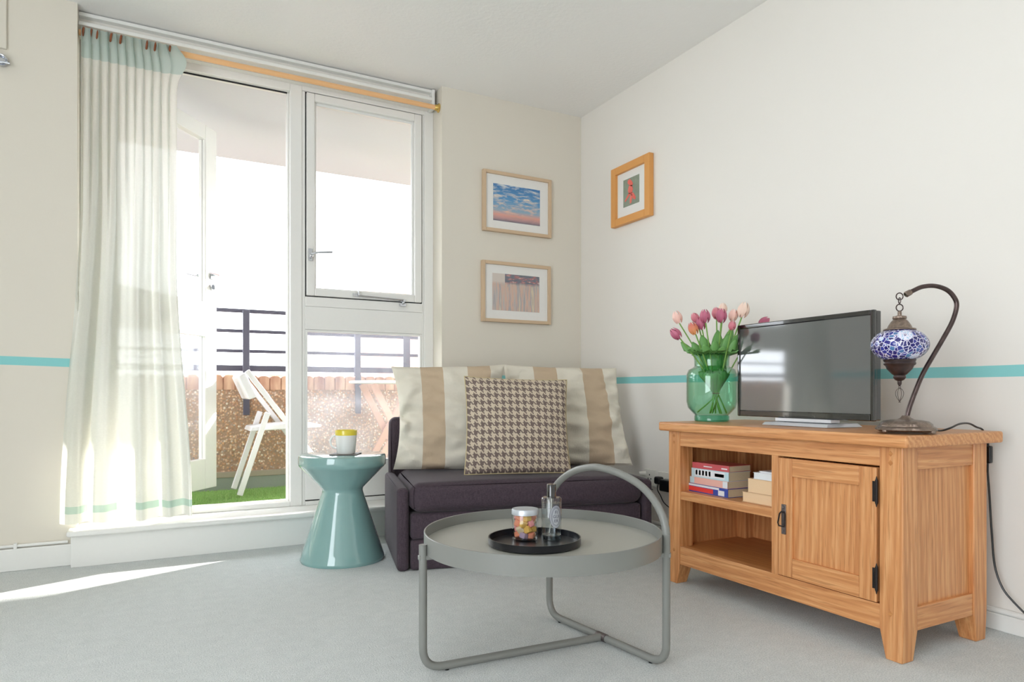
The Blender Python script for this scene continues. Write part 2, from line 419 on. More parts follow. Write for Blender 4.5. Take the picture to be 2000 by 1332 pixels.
# head trims
t_ = thing('trim_2', 'white moulded curtain rail strips above the window', None, (.5, 3.45, 2.3), kind='structure')
obj('upper_strip', box(OX0, OX1 - .02, 3.435, YW, 2.328, 2.344), MAT['white'], t_, bevel=.003)
obj('recess_board', box(OX0, OX1 - .01, 3.465, YW + .02, 2.25, 2.35), MAT['wall'], t_)
obj('lower_strip', box(OX0, OX1 - .035, 3.425, YW, 2.283, 2.3), MAT['white'], t_, bevel=.003)
obj('side_strip', box(OX1 - .036, OX1 - .02, 3.425, YW, 2.245, 2.344), MAT['white'], t_, bevel=.003)

def skirt(name, x0, x1, y0, y1, h, lab):
    o = obj(name, box(x0, x1, y0, y1, 0, h), MAT['white'], bevel=.004); st(o)['label'] = lab
skirt('baseboard_left', XL, -.272, YB - .016, YB + .001, .09, 'white skirting board left of the step')
skirt('baseboard_right', XR - .014, XR + .001, YF, YB, .052, 'white skirting board along the right wall')
skirt('baseboard_back', 1.46, XR, YB - .016, YB + .001, .09, 'white skirting board behind the sofa')
t_ = thing('skirting_pipe', 'thin white pipe clipped above the skirting board left of the step', 'pipe', (-.6, YB - .012, .098))
obj('pipe', M().tube([(-1.2, YB - .008, .1), (-.285, YB - .008, .1)], .0065), MAT['white'], t_)
q = ony(30, 1068, YB - .012)
obj('clip', box(q.x - .006, q.x + .006, YB - .02, YB - .0005, .088, .112), MAT['white'], t_, bevel=.002)
t_ = thing('skirting_pipe', 'white cable pipe above the skirting board right of the oak cabinet', 'pipe', (XR - .012, 1.1, .06))
obj('pipe', M().tube([(XR - .0085, .2, .0605), (XR - .0085, 2.9, .0605)], .0085), MAT['white'], t_)

# ---------------------------------------------------------------- window_1 (fixed frame, casement, lower light)
wn = thing('window_1', 'white timber window with opening casement above a fixed lower pane', None, (1.0, YW, 1.2), kind='structure')
def frame(x0, x1, z0, z1, y0, y1, w, wb_=None, wt=None):
    m = M(); wb_ = wb_ or w; wt = wt or w
    m.box(x0, x0 + w, y0, y1, z0, z1); m.box(x1 - w, x1, y0, y1, z0, z1)
    m.box(x0 + w, x1 - w, y0, y1, z0, z0 + wb_); m.box(x0 + w, x1 - w, y0, y1, z1 - wt, z1); return m
YD = YW + .07
m = M()
m.box(.63, .687, YW, YD, .154, 2.29); m.box(1.335, OX1, YW, YD, .154, 2.29)
m.box(.687, 1.335, YW, YD, 2.228, 2.29)
m.box(.687, .7035, YW + .006, YD, .154, 2.228); m.box(1.325, 1.335, YW + .006, YD, .154, 2.228)
m.box(.7035, 1.325, YW, YD, 1.152, 1.2)
obj('window_frame', m, MAT['white_wood'], wn, bevel=.0025)
obj('transom_panel', box(.7035, 1.325, YW + .004, YD - .01, 1.036, 1.1515), MAT['white_wood'], wn, bevel=.0015)
m = M(); m.box(.7035, 1.325, YW + .004, YD - .01, .179, .355); m.box(.7035, 1.325, YW - .004, YD, .154, .1735)
obj('bottom_rail', m, MAT['white_wood'], wn, bevel=.002)
obj('gap_shade', box(.7035, 1.325, YW + .012, YD - .012, .1735, .179), MAT['black_gap'], wn)  # near-black strip standing in for the shade inside this gap
obj('glazing_bead', frame(.704, 1.3245, .356, 1.0355, YW + .008, YW + .03, .012), MAT['white'], wn, bevel=.002)
obj('lower_pane', box(.712, 1.3165, YW + .032, YW + .036, .364, 1.027), MAT['pane_hazy'], wn)
obj('casement_gap_strip', frame(.7040, 1.3246, 1.2005, 2.2275, YW + .010, YD - .012, .004), MAT['black_gap'], wn)  # dark strip filling the gap round the casement
cs = obj('casement', frame(.709, 1.3195, 1.2055, 2.2235, YW - .004, YD - .02, .040, .038, .038), MAT['white_wood'], wn, bevel=.004)
obj('casement_bead', frame(.749, 1.2795, 1.2435, 2.1855, YW + .016, YW + .034, .011, .006, .014), MAT['white'], cs, bevel=.002)
obj('pane', box(.757, 1.2715, YW + .036, YW + .040, 1.247, 2.176), MAT['pane'], cs)
# casement handle
q = ony(606, 498, YW)
m = M(); m.box(q.x - .009, q.x + .009, YW - .011, YW - .004, q.z - .03, q.z + .03)
m.tube([(q.x, YW - .008, q.z), (q.x + .003, YW - .035, q.z + .002), (q.x + .03, YW - .045, q.z + .008), (q.x + .10, YW - .045, q.z + .016)], [.007, .006, .005, .0055], 10)
m.sphere((q.x, YW - .02, q.z - .008), .01)
obj('handle', m, MAT['chrome'], cs, label='chrome casement handle')
# casement stay
a, b = ony(697, 576, YW - .01), ony(787, 590, YW - .01)
m = M(); m.box(a.x - .02, a.x + .02, YW - .012, YW - .004, a.z - .008, a.z + .008)
m.tube([(a.x + .005, YW - .016, a.z - .004), (b.x, YW - .016, a.z - .012)], .0045, 8); m.tube([(a.x + .008, YW - .016, a.z - .006), (a.x + .008, YW - .016, a.z + .028)], .004, 8)
m.box(b.x - .016, b.x + .016, YW - .012, YW - .004, b.z + .002, b.z + .014); m.box(b.x - .016, b.x + .016, YW - .014, YW, b.z - .022, b.z - .008); m.sphere((b.x, YW - .016, b.z - .005), .009)
obj('stay', m, MAT['chrome'], cs, label='chrome casement stay along the bottom rail')

# ---------------------------------------------------------------- door_1 (open balcony door)
dr = thing('door_1', 'white half-glazed balcony door standing open outwards', None, (-.195, YW + .05, .18), kind='structure')
m = M(); m.box(OX0, -.195, YW, YD, .154, 2.29); m.box(-.195, .63, YW, YD, 2.215, 2.29); m.box(-.195, .63, YW, YD + .04, .154, .178)
m.box(.62, .63, YW + .03, YD, .178, 2.215)
obj('door_frame', m, MAT['white_wood'], dr, bevel=.003)
obj('rebate_shade', box(-.195, .62, YW + .028, YW + .034, 2.209, 2.2155), MAT['black_gap'], dr)  # black strip painted in as the shade of the door head rebate
H0 = Vector((-.195, YW + .07, 0)); ld = Vector((.63, .777, 0)).normalized(); ln = Vector((ld.y, -ld.x, 0))
def leaf(p): return H0 + ld * p[0] + ln * p[1] + Zv * p[2]
LW = .845; th = .022
m = M(); m.box(0, .10, -th, th, .185, 2.2); m.box(LW - .10, LW, -th, th, .185, 2.2)
m.box(.10, LW - .10, -th, th, .185, .35); m.box(.10, LW - .10, -th, th, 1.03, 1.22); m.box(.10, LW - .10, -th, th, 2.12, 2.2)
lf = obj('door_leaf', m.xf(leaf), MAT['white_wood'], dr, bevel=.003)
obj('upper_pane', box(.10, LW - .10, -.002, .002, 1.22, 2.12).xf(leaf), MAT['pane'], lf)
obj('lower_pane', box(.10, LW - .10, -.002, .002, .35, 1.03).xf(leaf), MAT['pane_hazy'], lf)
m = M(); m.box(LW - .062, LW - .028, th, th + .008, 1.355, 1.40); m.tube([(LW - .045, th, 1.38), (LW - .045, th + .045, 1.38), (LW - .06, th + .05, 1.38), (LW - .15, th + .05, 1.378)], .008, 10)
m.tube([(LW - .045, -th, 1.38), (LW - .045, -th - .045, 1.38), (LW - .06, -th - .05, 1.38), (LW - .14, -th - .05, 1.378)], .008, 10)
m.tube([(LW - .045, th, 1.31), (LW - .045, th + .012, 1.31)], .018, 16); m.box(LW - .049, LW - .041, th + .012, th + .03, 1.296, 1.324)
obj('handle', m.xf(leaf), MAT['chrome'], lf, label='chrome lever handle and lock')

# second window with a blind, left of the view (lights the room, seen in the television)
w2 = thing('window_2', 'white window with a slatted blind', None, (-1.57, YB + .1, 1.3), kind='structure')
obj('window_frame', frame(-1.9, -1.25, .6, 2.15, YB + .12, YB + .17, .05), MAT['white_wood'], w2)
obj('pane', box(-1.85, -1.3, YB + .14, YB + .145, .65, 2.1), MAT['pane'], w2)
m = M()
for k in range(46):
    z = .66 + k * .032; m.hexa([(-1.88, YB + .055, z), (-1.27, YB + .055, z), (-1.27, YB + .085, z + .014), (-1.88, YB + .085, z + .014)] + [(-1.88, YB + .055, z + .0015), (-1.27, YB + .055, z + .0015), (-1.27, YB + .085, z + .0155), (-1.88, YB + .085, z + .0155)])
obj('blind', m, MAT['whiteplastic'], w2)

# ---------------------------------------------------------------- balcony
ZB = .13
st(obj('floor_balcony', box(-1.6, 5.0, YB + .25, 4.75, -.1, ZB - .012), MAT['kerb']))
st(obj('ceiling_balcony', box(-1.6, 5.2, YD, 4.97, 2.3, 2.5), MAT['soffit']))['label'] = 'pale balcony soffit'
bw = thing('wall_balcony', 'pebbledash balcony parapet with a brick-on-edge coping', None, (.5, 4.45, ZB), kind='structure')
obj('parapet', box(-1.6, 5.0, 4.45, 4.65, .24, .735), MAT['aggregate'], bw)
obj('kerb', box(-1.6, 5.0, 4.43, 4.65, .205, .24), MAT['kerb'], bw, bevel=.003)
obj('plinth', box(-1.6, 5.0, 4.435, 4.65, ZB - .02, .205), MAT['kerb2'], bw)
m = M(); x = -1.6
while x < 4.92:
    h = .822 + random.uniform(-.003, .003)
    m.prism([(x + .004, .735), (x + .063, .735), (x + .063, h - .012), (x + .054, h - .002), (x + .034, h + .002), (x + .013, h - .002), (x + .004, h - .012)], lambda a, b, t: (a, t, b), 4.444, 4.656); x += .067
m.box(-1.6, 4.99, 4.452, 4.648, .735, .805)
obj('coping', m, MAT['coping'], bw)
turf = obj('turf_base', box(-1.6, 5.0, YD + .041, 4.43, ZB - .012, ZB), MAT['turf']); turf.name = 'artificial_turf'
m = M()
for k in range(26000):
    x = random.uniform(-.45, 1.5); y = random.uniform(3.62, 4.42); a = random.uniform(0, PI); h = random.uniform(.008, .016); w = .0016
    dx, dy = math.cos(a) * w, math.sin(a) * w; lx, ly = random.uniform(-.006, .006), random.uniform(-.006, .006)
    m.add([(x - dx, y - dy, ZB), (x + dx, y + dy, ZB), (x + lx, y + ly, ZB + h)], [(0, 1, 2)])
obj('turf_blades', m, MAT['turf'], turf)
tag(turf, 'bright green artificial grass on the balcony floor', 'turf', kind='stuff')
# railing
rl = thing('balcony_railing', 'dark grey metal railing fixed to the balcony parapet', 'railing', (.54, 4.44, .58))
for zz, hh in ((1.222, .022), (1.097, .019), (.974, .019), (.868, .036)):
    obj('rail', box(-1.6, 5.0, 4.49, 4.52, zz - hh / 2, zz + hh / 2), MAT['rail'], rl, bevel=.002)
for px in (480, 697, 794):
    X = ony(px, 700, 4.47).x; w = .019 if px != 794 else .024
    m = M(); m.box(X - w, X + w, 4.462 - (.02 if px < 700 else 0), 4.474, .825, 1.222)
    if px < 700: m.box(X - w, X + w, 4.436, 4.443, .58, .83); m.box(X - w, X + w, 4.436, 4.47, .825, .835)
    obj('post', m, MAT['rail'], rl, bevel=.002)
# street level below and buildings beyond
n = N('street'); n.base(n.mix(n.noise(n.coord('Object'), .3, 4), srgb(52, 54, 50), srgb(72, 72, 66))).set(Roughness=.9)
st(obj('ground', box(-60, 60, YB + .3, 90, -6.2, -6), n.m))
bd = thing('brick_building', 'pale brick building behind the railing at the right edge of the lower window pane', 'building', (8, 16, -6))
obj('wall', box(5.06, 11, 14, 18, -6, 5), MAT['brick'], bd)
bd = thing('brick_terrace', 'low brick building seen between the railing and the parapet', 'building', (9, 22, -3))
obj('wall', box(1, 26, 22, 26, -6, 1.25), MAT['brick'], bd)
for k in range(10):
    obj('window', box(2.3 + 2.0 * k, 3.3 + 2.0 * k, 21.95, 22.02, .55, 1.25), MAT['white'], bd)

# folding chair on the balcony
def sidept(px, py, Y): return ony(px, py, Y)
fc = thing('folding_chair', 'white folding chair on the balcony facing the small table', 'chair', (.6, 4.2, ZB + .01))
NX = lambda px, py: (lambda p: (p.x, p.z))(ony(px, py, 4.02))
Y0c, Y1c = 4.02, 4.36
bt = NX(482, 724); ft = (1.0, .15)
for Y in (Y0c, Y1c):
    d = Vector((ft[0] - bt[0], 0, ft[1] - bt[1])).normalized(); nrm = Vector((d.z, 0, -d.x)) * .014
    P0 = Vector((bt[0], Y, bt[1])); P1 = Vector((ft[0], Y, ft[1]))
    m = M(); m.hexa([P0 - nrm + Vector((0, -.011, 0)), P1 - nrm + Vector((0, -.011, 0)), P1 + nrm + Vector((0, -.011, 0)), P0 + nrm + Vector((0, -.011, 0)), P0 - nrm + Vector((0, .011, 0)), P1 - nrm + Vector((0, .011, 0)), P1 + nrm + Vector((0, .011, 0)), P0 + nrm + Vector((0, .011, 0))])
    obj('back_post', m, MAT['chairwhite'], fc, bevel=.004, bseg=3)
    a = NX(524, 806); b = NX(469, 973)
    P0 = Vector((a[0], Y + (.024 if Y == Y0c else -.024), a[1])); P1 = Vector((b[0], P0.y, b[1] + .012)); d = (P1 - P0).normalized(); nrm = Vector((d.z, 0, -d.x)) * .015
    o_ = Vector((0, .011, 0)); m = M(); m.hexa([P0 - nrm - o_, P1 - nrm - o_, P1 + nrm - o_, P0 + nrm - o_, P0 - nrm + o_, P1 - nrm + o_, P1 + nrm + o_, P0 + nrm + o_])
    obj('leg', m, MAT['chairwhite'], fc, bevel=.004, bseg=3)
m = M(); p = [NX(490, 834), NX(632, 828)]
m.prism([(p[0][0], .50), (p[0][0] + .01, .525), (.75, .545), (p[1][0] - .04, .54), (p[1][0], .527), (p[1][0] - .005, .515), (.75, .51)], lambda a, b, t: (a, t, b), Y0c + .04, Y1c - .04)
obj('seat', m, MAT['chairwhite'], fc, bevel=.006, bseg=3)
a, b, c, d = NX(465, 735), NX(480, 726), NX(503, 775), NX(487, 781)
m = M(); m.prism([a, b, c, d], lambda a, b, t: (a, t, b), Y0c + .012, Y1c - .012)
obj('backrest', m, MAT['chairwhite'], fc, bevel=.01, bseg=3)
# bistro table
bt_ = thing('bistro_table', 'small round white-topped table with crossed wooden legs on the balcony', 'table', (1.3, 4.1, ZB + .01))
m = M(); m.lathe([(0, .772), (.2, .772), (.212, .776), (.212, .786), (.2, .79), (0, .79)], (1.30, 4.1, 0), 40); obj('table_top', m, MAT['chairwhite'], bt_)
for (x0, x1, y) in ((1.2, 1.52, 4.0), (1.52, 1.16, 4.03), (1.2, 1.52, 4.24), (1.52, 1.16, 4.21)):
    P0 = Vector((x0, y, .77)); P1 = Vector((x1, y, ZB + .012)); d = (P1 - P0).normalized(); nrm = Vector((d.z, 0, -d.x)) * .02; o_ = Vector((0, .01, 0))
    m = M(); m.hexa([P0 - nrm - o_, P1 - nrm - o_, P1 + nrm - o_, P0 + nrm - o_, P0 - nrm + o_, P1 - nrm + o_, P1 + nrm + o_, P0 + nrm + o_]); obj('leg', m, MAT['pinkwood'], bt_, bevel=.003)

# ================================================================ CURTAIN
ZR = 2.247
rd = thing('curtain_rod', 'pale wooden curtain rod spanning the window recess', 'curtain rod', (.5, 3.42, ZR))
obj('rod', M().tube([(OX0 + .002, 3.42, ZR), (OX1 - .012, 3.42, ZR)], .0125, 20), MAT['rod'], rd)
obj('end_socket', M().lathe([(0, 0), (.024, 0), (.024, .004), (.017, .008), (.015, .022), (.013, .024), (0, .024)], (0, 0, 0), 24).xf(lambda p: Vector((OX1 - .0005 - p.z, 3.42 + p.x, ZR + p.y))), MAT['brass'], rd, label='brass rod end socket')
def lerp(a, b, t): return a + (b - a) * t
def sm(t): t = max(0, min(1, t)); return t * t * (3 - 2 * t)
ZT, ZH = 2.262, .178
def curtain_pt(s, z):
    t = (ZT - z) / (ZT - ZH)                      # 0 top .. 1 hem
    xl = lerp(-.244, -.244, 1) if t < .35 else lerp(-.244, -.312, sm((t - .35) / .65))
    xr = lerp(.103, .118, sm(t / .06)) + (.06 * sm((t - .45) / .55))
    y0 = lerp(3.40, 3.318, sm(t / .9))
    wt = 1 - sm((t - .05) / .5)
    ph = 2 * PI * 11 * s
    gath = sm(1 - abs(t - .062) / .05)
    f = .014 * wt * (abs(math.sin(ph / 2)) ** .6 * 2 - 1) * (1 - .5 * gath)
    wob = noise.noise(Vector((s * 3.1, z * .5, 1.3)))
    g = (.034 * sm((t - .06) / .5)) * math.sin(2 * PI * (4.6 * s + .12 * math.sin(5 * s + 1) + .35 * wob) + 1.1)
    g += .010 * sm((t - .05) / .3) * math.sin(2 * PI * (9.5 * s + .5 * wob + .3))
    y = y0 + f + g * .8
    x = lerp(xl, xr, s) + .010 * math.cos(ph) * wt * .4
    k = sm((s - .86) / .14) * sm(1 - t / .07)      # loose corner of the heading
    kk = sm((s - .86) / .14) * math.exp(-((t - .035) / .03) ** 2)
    x += .042 * kk; y -= .035 * kk
    if x < OX0 + .004: y = min(y, YB - .012)
    if y > 3.405 and t < .03: y = 3.405
    return Vector((x, y, z))
ct = thing('curtain', 'sheer pale green curtain gathered at the left of the balcony door', 'curtain', (-.07, 3.36, .18))
zt2 = ZT - .125; zb0, zb1 = .222, .252
obj('heading_tape', M().grid(lambda u, v: curtain_pt(u, lerp(zt2, ZT + .006 * abs(math.sin(11 * PI * u)), v)), 260, 14), MAT['curtain_tape'], ct, label='pinch-pleated aqua heading')
obj('fabric', M().grid(lambda u, v: curtain_pt(u, lerp(zb1, zt2, v)), 260, 110), MAT['curtain'], ct)
obj('hem_ribbon', M().grid(lambda u, v: curtain_pt(u, lerp(zb0, zb1, v)), 260, 3), MAT['curtain_hem'], ct, label='green hem band')
obj('hem', M().grid(lambda u, v: curtain_pt(u, lerp(ZH, zb0, v) + .004 * math.sin(9 * u) * (1 - v)), 260, 4), MAT['curtain'], ct)
for px, lab in ((163, 'brown wooden curtain ring nearest the left recess edge'), (178, 'second brown wooden curtain ring from the left recess edge'), (191, 'third brown wooden curtain ring from the left'), (217, 'fourth brown wooden curtain ring from the left'), (236, 'fifth brown wooden curtain ring from the left'), (287, 'brown wooden curtain ring sixth from the left along the rod')):
    X = ony(px, 80, 3.42).x
    pts = [(X + .003 * math.sin(a), 3.42 + .0215 * math.cos(a), ZR + .0 + .0215 * math.sin(a)) for a in [2 * PI * k / 24 for k in range(24)]]
    o = obj('curtain_ring', M().tube(pts, .0045, 8, closed=True), MAT['ring'], base=(X, 3.42, ZR)); tag(o, lab, 'curtain ring', 'wooden rings on the curtain rod')
for px in (303, 331):
    X = ony(px, 100, 3.42).x
    pts = [(X + .003 * math.sin(a), 3.42 + .0215 * math.cos(a), ZR + .0215 * math.sin(a)) for a in [2 * PI * k / 24 for k in range(24)]]
    o = obj('curtain_ring', M().tube(pts, .0045, 8, closed=True), MAT['ring'], base=(X, 3.42, ZR)); tag(o, 'brown wooden curtain ring %s the loose curtain corner' % ('just left of' if px == 303 else 'above'), 'curtain ring', 'wooden rings on the curtain rod')

# small things on the left wall
q = ony(2, 116, YB - .02)
m = M(); m.tube([(q.x, YB - .001, q.z), (q.x, YB - .02, q.z)], .022, 20)
m.tube([(q.x + .016 * math.cos(a), YB - .03 , q.z + .016 * math.sin(a)) for a in [k * .3 for k in range(18)]], .004, 8)
m.tube([(q.x - .01, YB - .03, q.z - .012), (q.x + .03, YB - .03, q.z - .014)], .004, 8)
tag(obj('wall_fitting', m, MAT['chrome'], base=(q.x, YB, q.z)), 'small round chrome fitting on the wall at the left edge', 'wall fitting')
q = ony(13, 96, YB - .01)
tag(obj('wall_panel', box(q.x - .3, q.x, YB - .012, YB - .0005, q.z, 2.34), MAT['wall_back'], base=(q.x - .15, YB, 2.1), bevel=.003), 'white flat panel high on the wall at the top left', 'wall panel')

# ================================================================ PICTURES
def art_sky():
    n = N('print_sky'); v = n.coord('UV'); sep = n.n('ShaderNodeSeparateXYZ'); n.l(v, sep.inputs[0])
    cl = n.noise(n.coord('UV', (2.2, 6, 1)), 2.0, 7, .62, .6)
    sky = n.ramp(sep.outputs[1], [(0, srgb(110, 112, 130)), (.08, srgb(190, 150, 150)), (.18, srgb(222, 160, 146)), (.3, srgb(146, 172, 190)), (.6, srgb(92, 150, 196)), (1, srgb(62, 120, 176))])
    cc = n.ramp(sep.outputs[1], [(0, srgb(120, 110, 120)), (.25, srgb(226, 184, 166)), (.6, srgb(232, 214, 192)), (1, srgb(214, 220, 220))])
    n.base(n.mix(n.ramp(cl, [(.47, (0, 0, 0, 1)), (.66, (1, 1, 1, 1))]), sky, cc)).set(Roughness=.5); return n.m
def art_water():
    n = N('print_reflections'); sep = n.n('ShaderNodeSeparateXYZ'); tc = n.coord('UV'); n.l(tc, sep.inputs[0])
    st_ = n.noise(n.coord('UV', (7, .45, 1)), 1.4, 4, .55, .25)
    lo = n.ramp(st_, [(.3, srgb(150, 150, 158)), (.42, srgb(192, 184, 180)), (.5, srgb(214, 178, 158)), (.56, srgb(170, 168, 174)), (.64, srgb(216, 202, 176)), (.72, srgb(150, 144, 150))])
    up = n.noise(n.coord('UV', (5, 9, 1)), 1.3, 5, .6)
    upc = n.ramp(up, [(.3, srgb(96, 110, 114)), (.5, srgb(126, 126, 138)), (.56, srgb(176, 112, 112)), (.64, srgb(206, 196, 192)), (.8, srgb(110, 100, 112))])
    left = n.math('LESS_THAN', sep.outputs[0], .26)
    upc = n.mix(left, upc, srgb(210, 200, 192))
    edge = n.math('ADD', sep.outputs[1], n.math('MULTIPLY', st_, .15))
    n.base(n.mix(n.ramp(edge, [(.78, (0, 0, 0, 1)), (.86, (1, 1, 1, 1))]), lo, upc)).set(Roughness=.5); return n.m
def picture(name, label, x0, x1, z0, z1, iw, fw, mat_, art, aw):
    b = thing(name, label, 'picture', ((x0 + x1) / 2, YB - .01, (z0 + z1) / 2), 'framed pictures on the walls')
    obj('frame', frame(x0, x1, z0, z1, YB - .026, YB - .001, fw), mat_, b, bevel=.002)
    obj('mount', box(x0 + fw, x1 - fw, YB - .014, YB - .004, z0 + fw, z1 - fw), MAT['mat_board'], b)
    ax0, ax1, az0, az1 = aw
    obj('print', M().grid(lambda u, v: Vector((lerp(ax0, ax1, u), YB - .0152, lerp(az0, az1, v))), 1, 1, False), art, b)
picture('framed_picture', 'pale wood framed print of a blue sky with clouds, upper picture beside the window', 1.622, 2.057, 1.606, 1.941, 0, .018, MAT['frame_pale'], art_sky(), (1.686, 1.985, 1.669, 1.873))
picture('framed_picture', 'pale wood framed print of blurred harbour reflections, lower picture beside the window', 1.616, 2.053, 1.108, 1.443, 0, .018, MAT['frame_pale'], art_water(), (1.681, 1.981, 1.174, 1.378))
b = thing('framed_picture', 'orange pine framed print of a red figure on the right wall', 'picture', (XR - .01, 2.88, 1.78), 'framed pictures on the walls')
fr = frame(2.72, 3.045, 1.619, 1.938, 0, .03, .04)
fr.xf(lambda p: Vector((XR - .031 + p.y, p.x, p.z))); obj('frame', fr, MAT['frame_orange'], b, bevel=.003)
obj('mount', box(XR - .014, XR - .004, 2.76, 3.005, 1.659, 1.898), MAT['mat_board'], b)
n = N('print_grey'); n.base(n.mix(n.noise(n.coord('Object'), 40, 4), srgb(120, 132, 118), srgb(156, 164, 146))); gm = n.m
pr = obj('print', box(XR - .0152, XR - .0142, 2.819, 2.953, 1.711, 1.857), gm, b)
n = N('print_red'); n.base(n.mix(n.noise(n.coord('Object'), 30, 3), srgb(232, 92, 78), srgb(236, 130, 120))); rm = n.m
def poly_yz(pts): # pts: (u from left(far) to right(near), v)
    m = M(); m.prism(pts, lambda a, c, t: (t, 2.953 - a * .134, 1.711 + c * .146), XR - .0162, XR - .0153); return m
fig = M()
for pts in ([(.3, .93), (.42, .96), (.55, .86), (.62, .74), (.55, .66), (.42, .72), (.28, .84)], [(.36, .72), (.56, .72), (.62, .55), (.56, .42), (.36, .42), (.3, .56)], [(.56, .46), (.66, .4), (.8, .22), (.74, .14), (.6, .22), (.5, .42)], [(.36, .46), (.5, .42), (.3, .3), (.12, .18), (.1, .24)], [(.5, .42), (.58, .36), (.52, .08), (.42, .06), (.44, .3)]):
    t = poly_yz(pts); fig.add(t.v, t.f)
obj('figure', fig, rm, b)

# ================================================================ SOFA
SA = Vector((.931, 2.604, 0)); sa = R(-13); su = Vector((math.cos(sa), math.sin(sa), 0)); sv = Vector((-su.y, su.x, 0))
def sofa(p): return SA + su * p[0] + sv * p[1] + Zv * p[2]
sf = thing('sofa', 'small dark aubergine fabric sofa in front of the window wall', 'sofa', sofa((.5, .3, 0)))
def fabric_box(x0, x1, y0, y1, z0, z1, puff=.0, rad=.02, n_=26):
    # closed block with rounded edges and slight swelling
    m = M(); c = Vector(((x0 + x1) / 2, (y0 + y1) / 2, (z0 + z1) / 2)); h = Vector(((x1 - x0) / 2, (y1 - y0) / 2, (z1 - z0) / 2))
    rad = min(rad, h.x, h.y, h.z); inner = Vector((h.x - rad, h.y - rad, h.z - rad))
    def spread(t, hh):      # puts most rows of vertices in the rounded border
        k = rad / hh; a = abs(t)
        v = (a / .4) * (1 - k) if a < .4 else (1 - k) + (a - .4) / .6 * k
        return math.copysign(min(1, v), t)
    def face(ax, sgn):
        o1, o2 = [k for k in range(3) if k != ax]
        def fn(u, v):
            p = Vector((0, 0, 0)); p[ax] = sgn * h[ax]; p[o1] = spread(u * 2 - 1, h[o1]) * h[o1]; p[o2] = spread(v * 2 - 1, h[o2]) * h[o2]
            q = Vector([max(-inner[k], min(inner[k], p[k])) for k in range(3)]); d = p - q
            if d.length > 1e-9: p = q + d.normalized() * rad
            sw_ = Vector([p[k] / h[k] for k in range(3)])
            f = (1 - abs(sw_[o1]) ** 4) * (1 - abs(sw_[o2]) ** 4)
            p[ax] += sgn * puff * max(0, f) * (1 + .5 * noise.noise(p * 6))
            return c + p
        m.grid(fn, n_, n_)
    for ax in range(3):
        for sg in (-1, 1): face(ax, sg)
    return m
LA = 1.02
def fab(name, args, puff, bev, **k):
    return obj(name, fabric_box(*args, puff=puff, rad=bev).xf(sofa), MAT['sofa'], sf, merge=.0002, **k)
fab('seat_cushion', (.004, LA - .004, -.022, .53, .236, .354), .009, .042)
fab('upper_drawer_panel', (.006, LA - .006, .0, .5, .128, .232), .003, .012)
fab('lower_drawer_panel', (.006, LA - .006, .004, .5, .003, .125), .003, .012)
fab('arm', (-.05, -.002, .0, .60, .001, .335), .002, .018)
fab('arm', (LA + .002, LA + .05, .0, .60, .001, .335), .002, .018)
fab('backrest', (-.03, LA + .03, .535, .62, .2, .60), .004, .03)

# ---------------------------------------------------------------- cushions
def pillow(name, BL, BR, TL, TR, T, mat, label, pin=.02, pinv=.008, wr=.006, seed=0, n_=64, parent_piping=False, back=.45):
    BL, BR, TL, TR = [Vector(p) for p in (BL, BR, TL, TR)]
    nrm = (BR - BL).cross(TL - BL).normalized()     # towards the camera
    cen = (BL + BR + TL + TR) / 4
    def P(u, v, sg):
        a, b = 2 * u - 1, 2 * v - 1
        p = BL.lerp(BR, u).lerp(TL.lerp(TR, u), v)
        ku = pin * (1 - abs(b) ** 2.2) * a ** 3; kv = pinv * (1 - abs(a) ** 2.2) * b ** 3
        p = p - (BR - BL).normalized() * ku - (TL - BL).normalized() * kv * (.35 if b < 0 else 1)
        e = max(0.0, (1 - a * a)) ** .5 * max(0.0, (1 - b * b)) ** .5
        h = T * (e ** .8) * (1.0 if sg > 0 else back)
        wv = noise.noise(Vector((u * 4 + seed, v * 9, seed))) + .6 * noise.noise(Vector((u * 9, v * 15 + seed, 3)))
        edge = (1 - min(1, (1 - abs(a)) / .45)) * (1 - abs(b) ** 6)
        h += wr * wv * (min(1, e * 2.5)) * (1 + 2.2 * edge)
        return p + nrm * h * sg
    m = M(); m.grid(lambda u, v: P(u, v, 1), n_, n_); m.grid(lambda u, v: P(u, v, -1), n_, n_, flip=True)
    o = obj(name, m, mat, base=(BL + BR) / 2, merge=.0004)
    tag(o, label, 'cushion', 'cushions on the sofa')
    return o, P
o, _ = pillow('striped_cushion', atd(768, 917, 3.07), atd(992, 917, 3.19), atd(764, 716, 3.19), atd(986, 712, 3.30), .085, MAT['stripe'], 'large cream and beige striped cushion at the left end of the sofa', pin=.034, wr=.016, seed=2)
o, _ = pillow('striped_cushion', atd(976, 912, 3.27), atd(1236, 909, 3.40), atd(984, 712, 3.40), atd(1204, 719, 3.53), .085, MAT['stripe'], 'large cream and beige striped cushion at the right end of the sofa', pin=.022, wr=.016, seed=5)
o, P = pillow('houndstooth_cushion', atd(907, 927, 2.93), atd(1115, 923, 3.01), atd(907, 735, 3.05), atd(1107, 742, 3.13), .07, MAT['hound'], 'square brown and beige houndstooth cushion in front of the striped ones', pin=.012, wr=.004, seed=9)
pts = [P(0, k / 40, 1) for k in range(41)] + [P(k / 40, 1, 1) for k in range(1, 41)] + [P(1, 1 - k / 40, 1) for k in range(1, 41)] + [P(1 - k / 40, 0, 1) for k in range(1, 40)]
obj('piping', M().tube(pts, .0028, 8, closed=True), MAT['piping'], o, label='straw-coloured edge piping')

